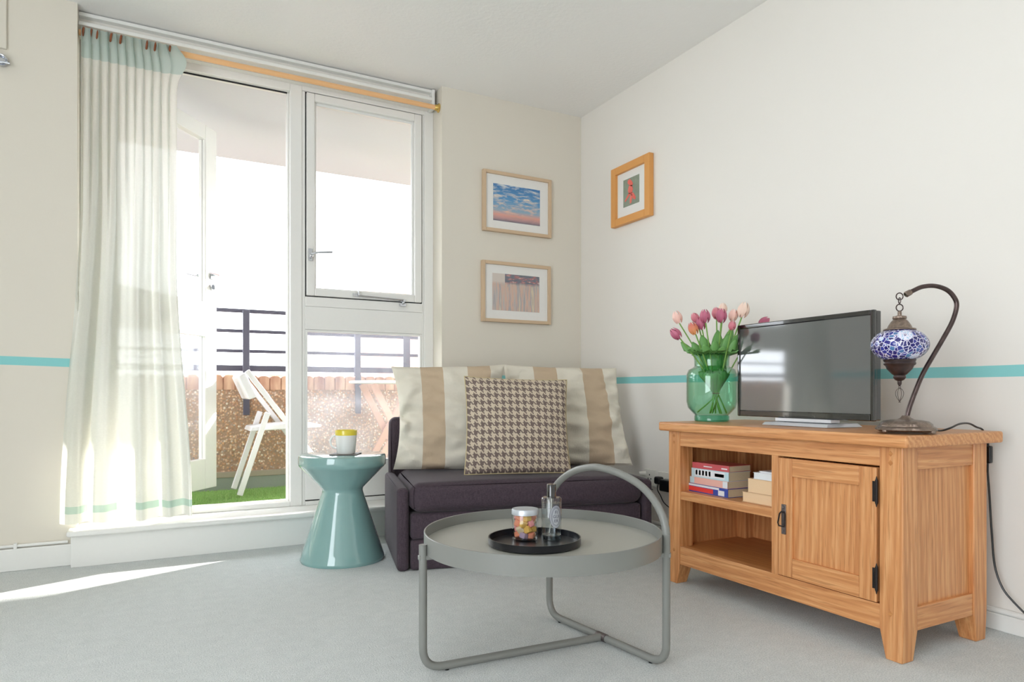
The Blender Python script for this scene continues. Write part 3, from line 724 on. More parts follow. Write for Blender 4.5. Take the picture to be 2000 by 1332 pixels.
# ================================================================ STOOL + MUG
SC = (.75, 2.95, 0)
prof = [(0, .004), (.170, .004), (.176, .0), (.1785, .006), (.178, .014), (.165, .05), (.088, .286), (.0855, .298), (.088, .309), (.176, .400), (.183, .408), (.184, .418), (.184, .441), (.182, .449), (.175, .4535), (0, .4545)]
o = obj('drum_stool', M().lathe(prof, SC, 96), MAT['ceramic'], base=SC); tag(o, 'glossy teal hourglass ceramic stool beside the sofa', 'side table')
mc = onz(676, 887, .456)
cr = obj('coaster', box(mc.x - .06, mc.x + .055, mc.y - .05, mc.y + .05, .4547, .459).xf(lambda p: mc + Matrix.Rotation(R(-28), 3, 'Z') @ (p - mc)), MAT['slate'], base=(mc.x, mc.y, .455), bevel=.001)
tag(cr, 'thin grey square coaster under the mug', 'coaster')
mg = thing('mug', 'white mug with a yellow rim band on the teal stool', 'mug', (mc.x, mc.y, .4592))
zz = .4593
obj('cup', M().lathe([(0, zz), (.036, zz), (.0385, zz + .003), (.0425, zz + .05), (.0448, zz + .078), (.0425, zz + .078), (.040, zz + .05), (.036, zz + .008), (0, zz + .007)], (mc.x, mc.y, 0), 48), MAT['mug'], mg)
obj('rim_band', M().lathe([(.0448, zz + .0782), (.0462, zz + .098), (.0455, zz + .0995), (.0442, zz + .098), (.0428, zz + .0782)], (mc.x, mc.y, 0), 48), MAT['mug_yellow'], mg, label='yellow rim band')
hd = -Rv
pts = [Vector((mc.x, mc.y, 0)) + hd * (.040 + .027 * math.sin(a)) + Zv * (zz + .05 + .028 * math.cos(a)) for a in [PI * k / 14 for k in range(15)]]
obj('handle', M().tube(pts, .0042, 10), MAT['mug'], mg)

# ================================================================ COFFEE TABLE
TC = Vector((.948, 1.594, 0)); tr_ = .319; zt, zb, zs = .351, .304, .322
tb = thing('coffee_table', 'round grey-green metal tray table with an arched handle', 'table', TC)
m = M(); m.lathe([(0, zs - .006), (tr_ - .004, zs - .006), (tr_ - .004, zs), (0, zs)], TC, 128, smooth=False)
obj('table_top', m, MAT['greytop'], tb)
m = M(); m.lathe([(tr_ - .0045, zb), (tr_, zb), (tr_, zt - .001), (tr_ - .001, zt), (tr_ - .0035, zt), (tr_ - .0045, zt - .001), (tr_ - .0045, zb)], TC, 128)
obj('rim', m, MAT['greymetal'], tb)
LR = .0105
Lp = Vector((.6232, 1.6434, 0)); Rp = Vector((1.190, 1.372, 0)); Bp = Vector((1.1354, 1.8646, 0)); J = Rp.lerp(Bp, .50)
def bend(P, C_, Q, r, n_=8):  # rounded corner P-C-Q
    a = (P - C_).normalized(); b = (Q - C_).normalized(); s0 = C_ + a * r; s1 = C_ + b * r
    return [(s0.lerp(C_, t / n_)).lerp(C_.lerp(s1, t / n_), t / n_) for t in range(n_ + 1)]
zf = .0125
L0 = Lp + Zv * (zt - .02); m = M(); m.tube([L0] + bend(L0, Lp + Zv * zf, J + Zv * zf, .055) + [J + Zv * zf - (Rp - Bp).cross(Zv).normalized() * .0], LR, 14); obj('leg', m, MAT['greymetal'], tb)
top = []
ch = (Bp - Rp); hz = [(0, .3515), (.012, .38), (.045, .41), (.1, .44), (.19, .468), (.3, .486), (.42, .497), (.54, .501), (.64, .495), (.74, .482), (.83, .462), (.91, .435), (.965, .405), (.992, .375), (1, .3515)]
def cr_spline(pts, n_=5):
    out = []; P_ = [pts[0]] + pts + [pts[-1]]
    for i in range(1, len(P_) - 2):
        for k in range(n_):
            t = k / n_; p0, p1, p2, p3 = P_[i - 1], P_[i], P_[i + 1], P_[i + 2]
            out.append(.5 * ((2 * p1) + (p2 - p0) * t + (2 * p0 - 5 * p1 + 4 * p2 - p3) * t * t + (3 * p1 - p0 - 3 * p2 + p3) * t ** 3))
    return out + [pts[-1]]
arc = cr_spline([Rp + ch * s + Zv * z for s, z in hz])
m = M(); m.tube(arc, LR, 14); obj('handle', m, MAT['greymetal'], tb)
for Q in (Rp, Bp):
    m = M(); m.tube([Q + Zv * .3525] + bend(Q + Zv * .2, Q + Zv * zf, J + Zv * zf, .055) + [J + Zv * zf], LR, 14); obj('leg', m, MAT['greymetal'], tb)
m = M(); m.tube([J + Zv * zf + (Bp - Rp).normalized() * -.02, J + Zv * zf + (Bp - Rp).normalized() * .02], .0118, 12); obj('joint', m, MAT['pewter'], tb)
for Q in (Lp, Rp, Bp):
    P_ = Q.lerp(J, .12 if Q is Lp else .22); obj('rubber_foot', M().tube([P_ + Zv * .0005, P_ + Zv * .004], .006, 10), MAT['blackplastic'], tb)
    c_in = (TC - Q).normalized(); obj('bracket', box(-.012, .03, -.008, .008, zb - .012, zb).xf(lambda p: Q + c_in * p[0] + c_in.cross(Zv) * p[1] + Zv * p[2]), MAT['greymetal'], tb, bevel=.002)
# black tray
yc = Vector((.897, 1.548, 0)); yr = .121
m = M(); m.lathe([(0, zs + .0006), (yr - .004, zs + .0006), (yr, zs + .004), (yr, zs + .021), (yr - .003, zs + .021), (yr - .004, zs + .005), (0, zs + .0035)], yc, 96)
tag(obj('serving_tray', m, MAT['blacktray'], base=yc + Zv * zs), 'small round black tray on the grey coffee table', 'tray')
zj = zs + .0038
# candy jar
jc = atd(1025.5, 900, 1.83); jc.z = 0
jar = thing('sweet_jar', 'clear glass jar of pastel sugared sweets with a silver lid', 'jar', jc + Zv * zj)
obj('glass_body', M().lathe([(0, zj), (.033, zj), (.0352, zj + .004), (.0352, zj + .066), (.0335, zj + .070), (.0318, zj + .066), (.0325, zj + .004), (0, zj + .004)], jc, 48), MAT['clear'], jar)
obj('lid', M().lathe([(.0345, zj + .0675), (.0362, zj + .068), (.0362, zj + .0795), (.0345, zj + .0825), (0, zj + .083), (0, zj + .0715), (.0345, zj + .0712)], jc, 48), MAT['cap_grey'], jar, label='silver screw lid')
rndc = random.Random(3)
cand = [('orange', srgb(238, 150, 116)), ('pink', srgb(232, 150, 150)), ('yellow', srgb(236, 190, 96)), ('cream', srgb(236, 214, 180)), ('pale green', srgb(196, 206, 164)), ('lilac', srgb(176, 150, 176))]
cm = {k: plain('sugar_' + k.replace(' ', '_'), c, .8, bumpy=.5, bscale=900) for k, c in cand}
spots = []
plan = [(0, ['orange', 'cream', 'pink', 'pale green', 'orange', 'lilac', 'cream']), (1, ['yellow', 'pale green', 'lilac', 'pink', 'cream', 'yellow', 'orange']), (2, ['cream', 'lilac', 'pink', 'orange', 'yellow', 'pink', 'lilac']), (3, ['orange', 'orange', 'pink', 'orange', 'yellow', 'orange', 'pink'])]
lay = ['on the bottom of', 'in the lower middle of', 'in the upper middle of', 'at the top of']
for k, cols in plan:
    for i, cname in enumerate(cols):
        a = 2 * PI * i / 6 + k * .5 - 1.2; r_ = 0 if i == 6 else .0195; z = zj + .0135 + k * .0155
        ctr = jc + Vector((r_ * math.cos(a), r_ * math.sin(a), z)); hs = .0094
        rot = Matrix.Rotation(rndc.uniform(0, 3), 3, Vector((rndc.uniform(-1, 1), rndc.uniform(-1, 1), 1)).normalized())
        m = box(-hs, hs, -hs, hs, -hs * .8, hs * .8).xf(lambda p: ctr + rot @ p)
        o = obj('sugared_sweet', m, cm[cname], base=ctr, bevel=.0035, bseg=3)
        dv = Vector((math.cos(a), math.sin(a), 0)); rr_, ff_ = dv.dot(Rv), dv.dot(Fv)
        side = 'in the centre' if i == 6 else ('back ' if ff_ > .4 else 'front ' if ff_ < -.4 else '') + ('right' if rr_ > .3 else 'left' if rr_ < -.3 else 'middle')
        tag(o, '%s sugared sweet %s the glass jar, %s' % (cname, lay[k], side), 'sweet', 'sugared sweets in the glass jar')
# room spray bottle
bc = atd(1077, 900, 1.835); bc.z = 0; br_ = .0272
bo = thing('spray_bottle', 'clear cylindrical room spray bottle with black cap on the black tray', 'bottle', bc + Zv * zj)
obj('glass_body', M().lathe([(0, zj), (br_ - .001, zj), (br_, zj + .002), (br_, zj + .109), (br_ - .002, zj + .112), (.011, zj + .1125)], bc, 48), MAT['clear'], bo)
obj('thick_base', M().lathe([(0, zj + .001), (br_ - .002, zj + .001), (br_ - .002, zj + .012), (0, zj + .014)], bc, 40), MAT['thickbase'], bo)
obj('liquid', M().lathe([(0, zj + .0145), (br_ - .0025, zj + .0145), (br_ - .0025, zj + .098), (0, zj + .098)], bc, 40), MAT['liquid'], bo)
obj('dip_tube', M().tube([bc + Zv * (zj + .11), bc + Zv * (zj + .05), bc + Rv * -.006 + Zv * (zj + .016)], .0012, 8), MAT['whiteplastic'], bo)
obj('cap', M().lathe([(0, zj + .1128), (.0125, zj + .1128), (.0125, zj + .146), (.0118, zj + .147), (0, zj + .147)], bc, 32), MAT['blackgloss'], bo, label='black cylindrical cap')
# oval label with lettering, wrapped on the glass
def text_mesh(txt, size, align='CENTER'):
    cu = bpy.data.curves.new('t', 'FONT'); cu.body = txt; cu.size = size; cu.align_x = align; cu.align_y = 'CENTER'; cu.resolution_u = 2
    ob = bpy.data.objects.new('t', cu); COL.objects.link(ob)
    dg = bpy.context.evaluated_depsgraph_get(); me = bpy.data.meshes.new_from_object(ob.evaluated_get(dg))
    vs = [v.co.copy() for v in me.vertices]; fs = [list(p.vertices) for p in me.polygons]
    bpy.data.objects.remove(ob); bpy.data.curves.remove(cu); bpy.data.meshes.remove(me); return vs, fs
th0 = math.atan2(-Fv.y, -Fv.x) + .42     # label turned slightly to the right of the lens
def wrap(p, rad):
    a = th0 + p[0] / rad; return bc + Vector((math.cos(a) * rad, math.sin(a) * rad, zj + .064 + p[1]))
lm = M(); N_ = 40
for rad_x, rad_y, w in ((.0185, .0305, .0007), (.0150, .0265, .0005), (.0125, .0235, .0007)):
    for i in range(N_):
        q = []
        for (j, s_) in ((i, 0), (i + 1, 0), (i + 1, 1), (i, 1)):
            a = 2 * PI * j / N_; q.append(wrap(((rad_x - s_ * w * 1.6) * math.cos(a), (rad_y - s_ * w * 1.6) * math.sin(a)), br_ + .0005))
        lm.add(q, [(0, 1, 2, 3)])
for t_, y_ in (('FI', .0115), ('GUI', 0), ('ER', -.0115)):
    vs, fs = text_mesh(t_, .0115)
    lm.add([wrap((v.x, v.y + y_), br_ + .0006) for v in vs], fs)
paper = M()
for i in range(N_):
    a0, a1 = 2 * PI * i / N_, 2 * PI * (i + 1) / N_
    for r0, r1 in ((0, .34), (.34, .67), (.67, 1)):
        q = [wrap((.0185 * r * math.cos(a), .0305 * r * math.sin(a)), br_ + .0003) for r, a in ((r0, a0), (r1, a0), (r1, a1), (r0, a1))]
        paper.add(q, [(0, 1, 2, 3)])
n = N('label_film'); n.base(srgb(214, 218, 228)).set(Alpha=.45, Roughness=.5)
lb = obj('label_film', paper, n.m, bo, merge=.00002)
obj('lettering', lm, plain('ink', srgb(50, 50, 74), .6), lb)

# ================================================================ TV CABINET
CX0, CX1, CY0, CY1 = 1.76, 2.162, 1.10, 2.016
ZTOP = .607
cb = thing('tv_cabinet', 'oak television cabinet with open shelves and one panelled door', 'cabinet', ((CX0 + CX1) / 2, (CY0 + CY1) / 2, 0))
obj('cabinet_top', box(1.73, 2.19, 1.07, 2.04, .574, ZTOP), MAT['oak_y'], cb, bevel=.006, bseg=3)
def foot(ya, yb, ya2, yb2, xa, xb, xa2, xb2):   # top footprint -> bottom footprint (tapered)
    m = M(); m.hexa([(xa2, ya2, 0), (xb2, ya2, 0), (xb2, yb2, 0), (xa2, yb2, 0), (xa, ya, .08), (xb, ya, .08), (xb, yb, .08), (xa, yb, .08)])
    m.hexa([(xa, ya, .08), (xb, ya, .08), (xb, yb, .08), (xa, yb, .08), (xa, ya, .574), (xb, ya, .574), (xb, yb, .574), (xa, yb, .574)]); return m
PWd = .066
obj('corner_post', foot(CY0, CY0 + PWd, CY0 + .002, CY0 + .048, CX0, CX0 + PWd, CX0, CX0 + .05), MAT['oak_z'], cb, bevel=.003, merge=.0001)
obj('corner_post', foot(CY1 - PWd + .004, CY1, CY1 - .046, CY1, CX0, CX0 + PWd, CX0, CX0 + .05), MAT['oak_z'], cb, bevel=.003, merge=.0001)
obj('corner_post', foot(CY0, CY0 + PWd, CY0 + .002, CY0 + .05, CX1 - PWd, CX1, CX1 - .052, CX1 - .004), MAT['oak_z'], cb, bevel=.003, merge=.0001)
obj('corner_post', foot(CY1 - PWd, CY1, CY1 - .05, CY1, CX1 - PWd, CX1, CX1 - .052, CX1 - .004), MAT['oak_z'], cb, bevel=.003, merge=.0001)
pa, pb = CY0 + PWd, CY1 - PWd + .004
obj('front_top_rail', box(CX0 + .002, CX0 + .03, pa, pb, .519, .574), MAT['oak_y'], cb, bevel=.001)
obj('front_bottom_rail', box(CX0 + .002, CX0 + .03, pa, pb, .076, .143), MAT['oak_y'], cb, bevel=.001)
obj('divider', box(CX0 + .002, CX1 - .02, 1.505, 1.531, .143, .519), MAT['oak_z'], cb, bevel=.001)
for nm_, z0, z1 in (('side_top_rail', .511, .574), ('side_bottom_rail', .078, .141)):
    obj(nm_, box(CX0 + PWd, CX1 - PWd, CY0 + .004, CY0 + .03, z0, z1), MAT['oak_x'], cb, bevel=.0015)
    obj(nm_, box(CX0 + PWd, CX1 - PWd, CY1 - .03, CY1 - .004, z0, z1), MAT['oak_x'], cb, bevel=.0015)
obj('side_panel', box(CX0 + PWd - .004, CX1 - PWd + .004, CY0 + .014, CY0 + .024, .138, .514), MAT['oak_z'], cb)
obj('side_panel', box(CX0 + PWd - .004, CX1 - PWd + .004, CY1 - .024, CY1 - .014, .138, .514), MAT['oak_z'], cb)
obj('shelf', box(CX0 + .004, CX1 - .02, 1.531, pb + .045, .318, .349), MAT['oak_y'], cb, bevel=.0015)
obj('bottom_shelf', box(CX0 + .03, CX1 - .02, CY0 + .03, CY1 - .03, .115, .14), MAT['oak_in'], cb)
obj('back_panel', box(CX1 - .02, CX1 - .008, CY0 + .03, CY1 - .03, .1, .574), MAT['oak_z'], cb)
for zz_ in (.555, .53, .125):
    for yy in (CY0 + .034, CY1 - .03):
        m = M(); m.prism([(yy - .007, zz_), (yy, zz_ - .008), (yy + .007, zz_), (yy, zz_ + .008)], lambda a, b, t: (t, a, b), CX0 - .0006, CX0 + .001)
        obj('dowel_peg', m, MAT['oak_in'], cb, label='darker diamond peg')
# door
DY0, DY1, DZ0, DZ1 = 1.172, 1.500, .146, .514
sw = .052
cd = obj('door', box(CX0 + .006, CX0 + .012, DY0 + sw - .002, DY1 - sw + .002, DZ0 + .058, DZ1 - .053), MAT['oak_z'], cb)
for ya in (DY0, DY1 - sw): obj('door_stile', box(CX0 - .004, CX0 + .018, ya, ya + sw, DZ0, DZ1), MAT['oak_z'], cd, bevel=.0025)
for za, zc in ((DZ0, DZ0 + .06), (DZ1 - .055, DZ1)): obj('door_rail', box(CX0 - .0035, CX0 + .018, DY0 + sw, DY1 - sw, za, zc), MAT['oak_y'], cd, bevel=.0015)
hy = 1.477; m = M()
m.box(CX0 - .0075, CX0 - .004, hy - .008, hy + .008, .277, .370)
for zc in (.361, .287): m.sphere((CX0 - .008, hy, zc), .0032, 8, 6)
obj('handle_plate', m, MAT['pewter'], cd, bevel=.001, label='pewter handle plate')
ring = [(CX0 - .010, hy - .006, .347), (CX0 - .013, hy - .010, .340), (CX0 - .017, hy - .012, .312), (CX0 - .016, hy - .010, .303), (CX0 - .016, hy + .010, .303), (CX0 - .017, hy + .013, .312), (CX0 - .013, hy + .010, .340), (CX0 - .010, hy + .006, .347)]
obj('handle', M().tube(ring, .0022, 8, closed=True), MAT['iron'], cd, label='dark drop handle')
for zc in (.449, .212):
    m = M(); m.tube([(CX0 - .007, 1.169, zc - .032), (CX0 - .007, 1.169, zc + .032)], .0042, 10); m.box(CX0 - .0062, CX0 - .004, 1.171, 1.182, zc - .028, zc + .028)
    m.tube([(CX0 - .007, 1.169, zc + .032), (CX0 - .007, 1.169, zc + .042)], [.0032, .0008], 8); m.tube([(CX0 - .007, 1.169, zc - .042), (CX0 - .007, 1.169, zc - .032)], [.0008, .0032], 8)
    obj('hinge', m, MAT['iron'], cd, label='dark iron hinge')

# books
MAT['pages'] = plain('page_edges', srgb(206, 188, 156), .8, bumpy=.5, bscale=400)
MAT['pages_tan'] = plain('tan_page_edges', srgb(228, 196, 158), .8, bumpy=.3, bscale=400)
MAT['pages_white'] = plain('white_page_edges', srgb(222, 224, 226), .8, bumpy=.3, bscale=400)
def book(z0, z1, x0, x1, y0, y1, cover, pages, label, rot=0, spine=True, deco=None, group='paperbacks on the cabinet shelf'):
    cen = Vector(((x0 + x1) / 2, (y0 + y1) / 2, 0)); rm_ = Matrix.Rotation(R(rot), 3, 'Z')
    X = lambda p: cen + rm_ @ (Vector((p[0], p[1], 0)) - cen) + Zv * p[2]
    b = thing('book', label, 'book', X((cen.x, cen.y, z0)), group)
    m = M(); m.box(x0, x1, y0, y1, z0, z0 + .0012); m.box(x0, x1, y0, y1, z1 - .0012, z1)
    if spine: m.box(x0, x0 + .0015, y0, y1, z0 + .0012, z1 - .0012)
    else: m.box(x1 - .0015, x1, y0, y1, z0 + .0012, z1 - .0012)
    obj('cover', m.xf(X), cover, b)
    a0, a1 = (x0 + .0016, x1 - .003) if spine else (x0 + .002, x1 - .0016)
    obj('pages', box(a0, a1, y0 + .002, y1 - .002, z0 + .0013, z1 - .0013).xf(X), pages, b)
    if deco:
        for name, d0, d1, e0, e1, mt, txt in deco:   # fractions along the spine from the far (left) end
            ya, yb = y1 - (y1 - y0) * d0, y1 - (y1 - y0) * d1; za, zb_ = lerp(z0, z1, e0), lerp(z0, z1, e1)
            if txt:
                vs, fs = text_mesh(txt, 1.0); mnx = min(v.x for v in vs); mxx = max(v.x for v in vs); mny = min(v.y for v in vs); mxy = max(v.y for v in vs)
                m = M().add([X((x0 - .0006, lerp(ya, yb, (v.x - mnx) / (mxx - mnx)), lerp(za, zb_, (v.y - mny) / (mxy - mny)))) for v in vs], fs)
            else: m = box(x0 - .0004, x0 + .0002, yb, ya, za, zb_).xf(X)
            obj(name, m, mt, b)
    return b
bk = lambda n_, c: plain('cover_' + n_, c, .35, coat=.3)
blue, pale, pinkc, redc, navy = bk('blue', srgb(52, 72, 160)), bk('pale_blue', srgb(188, 214, 222)), bk('pink', srgb(236, 180, 166)), bk('red', srgb(196, 84, 90)), bk('navy', srgb(30, 36, 70))
redink, tealink, whiteink = bk('ink_red', srgb(222, 60, 56)), bk('ink_teal', srgb(70, 130, 136)), bk('ink_white', srgb(226, 226, 230))
zs_ = .3494
book(zs_, zs_ + .030, 1.80, 1.915, 1.745, 1.965, blue, MAT['pages'], 'blue-spined paperback with red lettering, bottom of the left stack', -3, True, [('spine_block', .06, .66, .12, .66, redink, None), ('spine_strip', .04, .80, .72, .96, whiteink, None), ('spine_badge', .78, .92, .1, .7, whiteink, None)])
book(zs_ + .0302, zs_ + .055, 1.805, 1.91, 1.755, 1.95, pinkc, MAT['pages'], 'pink-spined paperback, second from the bottom of the left stack', -2, True, [('spine_end', 0, .12, .05, .95, pale, None), ('spine_end', .88, 1, .05, .95, whiteink, None)])
book(zs_ + .0552, zs_ + .088, 1.805, 1.915, 1.755, 1.94, pale, MAT['pages'], 'pale blue-spined paperback, third from the bottom of the left stack', 0, True, [('spine_panel', .1, .9, .15, .9, whiteink, None)] + [('spine_stroke', .12 + .09 * k, .17 + .09 * k, .28, .82, tealink, None) for k in range(5)] + [('spine_panel', .64, .88, .35, .7, pinkc, None)])
book(zs_ + .0882, zs_ + .110, 1.805, 1.915, 1.755, 1.935, redc, MAT['pages'], 'dark red paperback on top of the left stack', 1, True, [('spine_strip', .32, .55, .4, .55, whiteink, None), ('spine_strip', .8, .95, .35, .55, whiteink, None)])
book(zs_, zs_ + .034, 1.785, 1.90, 1.540, 1.675, bk('tan_a', srgb(214, 178, 140)), MAT['pages_tan'], 'tan page-edged book, bottom of the right stack beside the divider', 0, False)
book(zs_ + .0342, zs_ + .082, 1.785, 1.90, 1.536, 1.652, bk('tan_b', srgb(206, 168, 130)), MAT['pages_tan'], 'thick tan page-edged book, second from the bottom of the right stack', 0, False)
book(zs_ + .0822, zs_ + .104, 1.785, 1.88, 1.536, 1.627, whiteink, MAT['pages_white'], 'white page-edged book, second from the top of the right stack', 0, False)
book(zs_ + .1042, zs_ + .110, 1.79, 1.88, 1.536, 1.606, whiteink, MAT['pages_white'], 'thin white booklet on top of the right stack', 0, False)

# ================================================================ TELEVISION
PN, PF = onx(1707, 700, 1.925), onx(1440, 700, 1.945); PN.z = PF.z = 0
td = (PF - PN).normalized(); tn = Vector((-td.y, td.x, 0)); TWd = (PF - PN).length
if tn.x > 0: tn = -tn
def tvp(p): return PN + td * p[0] - tn * p[1] + Zv * p[2]      # x along, y into the set, z up
z0, z1 = .632, .969
tv = thing('television', 'flat black television on a silver stand on the oak cabinet', 'television', tvp((TWd / 2, .02, ZTOP)))
m = frame(0, TWd, z0, z1, 0, .014, .013, .022, .016); m.box(.002, TWd - .002, .014, .036, z0 + .002, z1 - .002)
obj('casing', m.xf(tvp), MAT['blackgloss'], tv, bevel=.003)
obj('screen', box(.013, TWd - .013, .003, .0139, z0 + .022, z1 - .016).xf(tvp), MAT['screen'], tv)
sy0 = (onx(1615, 800, 1.90) - PN).dot(td); sy1 = (onx(1503, 800, 1.90) - PN).dot(td)
obj('stand_bar', box(sy0, sy1, -.012, .03, .6205, .6318).xf(tvp), MAT['silver'], tv, bevel=.001, label='silver control bar')
obj('stand_neck', box(sy0 + .03, sy1 - .03, .0, .045, .612, .64).xf(tvp), MAT['blackplastic'], tv)
m = M(); m.hexa([tvp(p) for p in ((sy0 - .02, -.055, ZTOP + .001), (sy1 + .02, -.055, ZTOP + .001), (sy1 + .03, .10, ZTOP + .001), (sy0 - .03, .10, ZTOP + .001), (sy0 - .015, -.045, ZTOP + .011), (sy1 + .015, -.045, ZTOP + .011), (sy1 + .02, .09, ZTOP + .013), (sy0 - .02, .09, ZTOP + .013))])
obj('stand_base', m, MAT['silver'], tv, bevel=.002, label='silver trapezoid base')

# ================================================================ VASE + TULIPS
vc = atd(1390, 820, 2.66); vc.z = 0; b0 = ZTOP + .0005
vs_ = thing('glass_vase', 'green glass jar vase of tulips on the left of the oak cabinet', 'vase', vc + Zv * b0)
prof = [(.074, .258), (.068, .250), (.066, .236), (.066, .214), (.072, .208), (.088, .200), (.0955, .182), (.096, .165), (.096, .075), (.090, .052), (.070, .030), (.064, .024)]
obj('vase_body', M().lathe([(r, b0 + z) for r, z in prof] + [(r - .003, b0 + z + .001) for r, z in reversed(prof)] , vc, 64), MAT['vase'], vs_)
obj('vase_foot', M().lathe([(0, b0 + .0), (.062, b0), (.066, b0 + .004), (.066, b0 + .020), (.063, b0 + .0235), (0, b0 + .0235)], vc, 64), MAT['vase_foot'], vs_)
obj('rim_ring', M().tube([vc + Vector((.0755 * math.cos(a), .0755 * math.sin(a), b0 + .258)) for a in [2 * PI * k / 48 for k in range(48)]], .0016, 8, closed=True), MAT['vase_foot'], vs_)
n = N('tulip_leaf'); sep = n.n('ShaderNodeSeparateXYZ'); n.l(n.coord('UV'), sep.inputs[0]); n.base(n.mix(n.noise(n.coord('UV', (30, 2, 1)), 1, 3), srgb(64, 128, 62), srgb(132, 184, 104))).set(Roughness=.45); MAT['leaf'] = n.m
MAT['stem'] = plain('tulip_stem', srgb(126, 172, 84), .45)
def petal_mat(name, c1, c2):
    n = N(name); sep = n.n('ShaderNodeSeparateXYZ'); n.l(n.coord('UV'), sep.inputs[0])
    n.base(n.mix(n.math('MULTIPLY_ADD', n.noise(n.coord('UV', (20, 2, 1)), 1, 3), .4, n.math('MULTIPLY', sep.outputs[1], .6)), c1, c2)).set(Roughness=.5)
    n.b.inputs['Subsurface Weight'].default_value = .15; n.b.inputs['Subsurface Radius'].default_value = (.01, .005, .005); return n.m
PM = {'blush': petal_mat('petal_blush', srgb(238, 190, 176), srgb(244, 206, 196)), 'mauve': petal_mat('petal_mauve', srgb(170, 78, 110), srgb(206, 122, 146)), 'peach': petal_mat('petal_peach', srgb(240, 204, 188), srgb(244, 222, 206)), 'yellow-based pink': petal_mat('petal_yb', srgb(236, 170, 90), srgb(200, 84, 112)), 'rose': petal_mat('petal_rose', srgb(196, 92, 112), srgb(222, 150, 160))}
tie = atd(1398, 768, 2.62)
tul = [(1323, 620, 2.62, 'blush', 1.0, (-.35, 0), 'pale blush tulip highest on the left of the bunch'), (1320, 652, 2.56, 'mauve', 1.0, (-.9, 0), 'mauve tulip leaning lowest on the left of the bunch'),
       (1354, 642, 2.58, 'yellow-based pink', 1.0, (-.4, .1), 'pink tulip with a yellow base on the left of the bunch'), (1358, 621, 2.66, 'rose', .85, (-.4, .3), 'slender rose tulip behind the dark mauve ones'),
       (1369, 632, 2.60, 'mauve', 1.0, (-.2, 0), 'mauve tulip in the middle left, lower of two touching'), (1377, 618, 2.58, 'mauve', 1.05, (-.1, 0), 'mauve tulip in the middle left, upper of two touching'),
       (1399, 612, 2.66, 'rose', .95, (0, .2), 'slender pale rose tulip left of the central mauve one'), (1409, 617, 2.58, 'mauve', 1.1, (.05, 0), 'large mauve tulip in the centre of the bunch'),
       (1412, 603, 2.70, 'peach', .9, (.05, .1), 'pale peach tulip behind the central mauve one'), (1432, 616, 2.62, 'blush', .95, (.2, 0), 'blush tulip on the right below the peach one'),
       (1452, 606, 2.60, 'peach', 1.2, (.25, 0), 'large pale peach tulip highest on the right of the bunch'), (1430, 636, 2.54, 'rose', .75, (.1, 0), 'small rose tulip bud beside the television'),
       (1492, 629, 2.74, 'mauve', 1.0, (1.2, 0), 'mauve tulip lying behind the top of the television')]
rt = random.Random(5); TUL = []
for px, py, D, kind, sc, lean, lab in tul:
    hc = atd(px, py, D); ax = (Zv + Rv * lean[0] + Fv * lean[1]).normalized()
    fo = tie + Rv * (tie - hc).dot(Rv) * .28 + Fv * rt.uniform(-.02, .02); fo.z = b0 + .030 + rt.uniform(0, .006)
    fo = fo + Rv * rt.uniform(-.004, .004)
    base_h = hc - ax * .024 * sc
    mid = tie + Rv * rt.uniform(-.008, .008) + Fv * rt.uniform(-.008, .008)
    pts = cr_spline([fo, mid, mid.lerp(base_h, .5) + Zv * .012, base_h], 8)
    t = thing('tulip', lab, 'flower', fo, 'tulips in the green vase'); TUL.append(t)
    obj('stem', M().tube(pts, .0026, 8), MAT['stem'], t)
    m = M(); e1 = ax.orthogonal().normalized(); e2 = ax.cross(e1)
    for k in range(6):
        a0 = 2 * PI * k / 6 + (.0 if k % 2 else .15); off = .0 if k % 2 else .0012
        def fn(u, v, a0=a0, off=off):
            w = math.sin(PI * min(1, v * .92 + .06)) ** .7; rr = (.0175 * math.sin(PI * (v * .80 + .12)) ** .8 + off) * sc
            a = a0 + (u - .5) * 1.25 * w
            return base_h + ax * (v * .050 * sc) + (e1 * math.cos(a) + e2 * math.sin(a)) * rr
        m.grid(fn, 6, 10)
    obj('bloom', m, PM[kind], t)
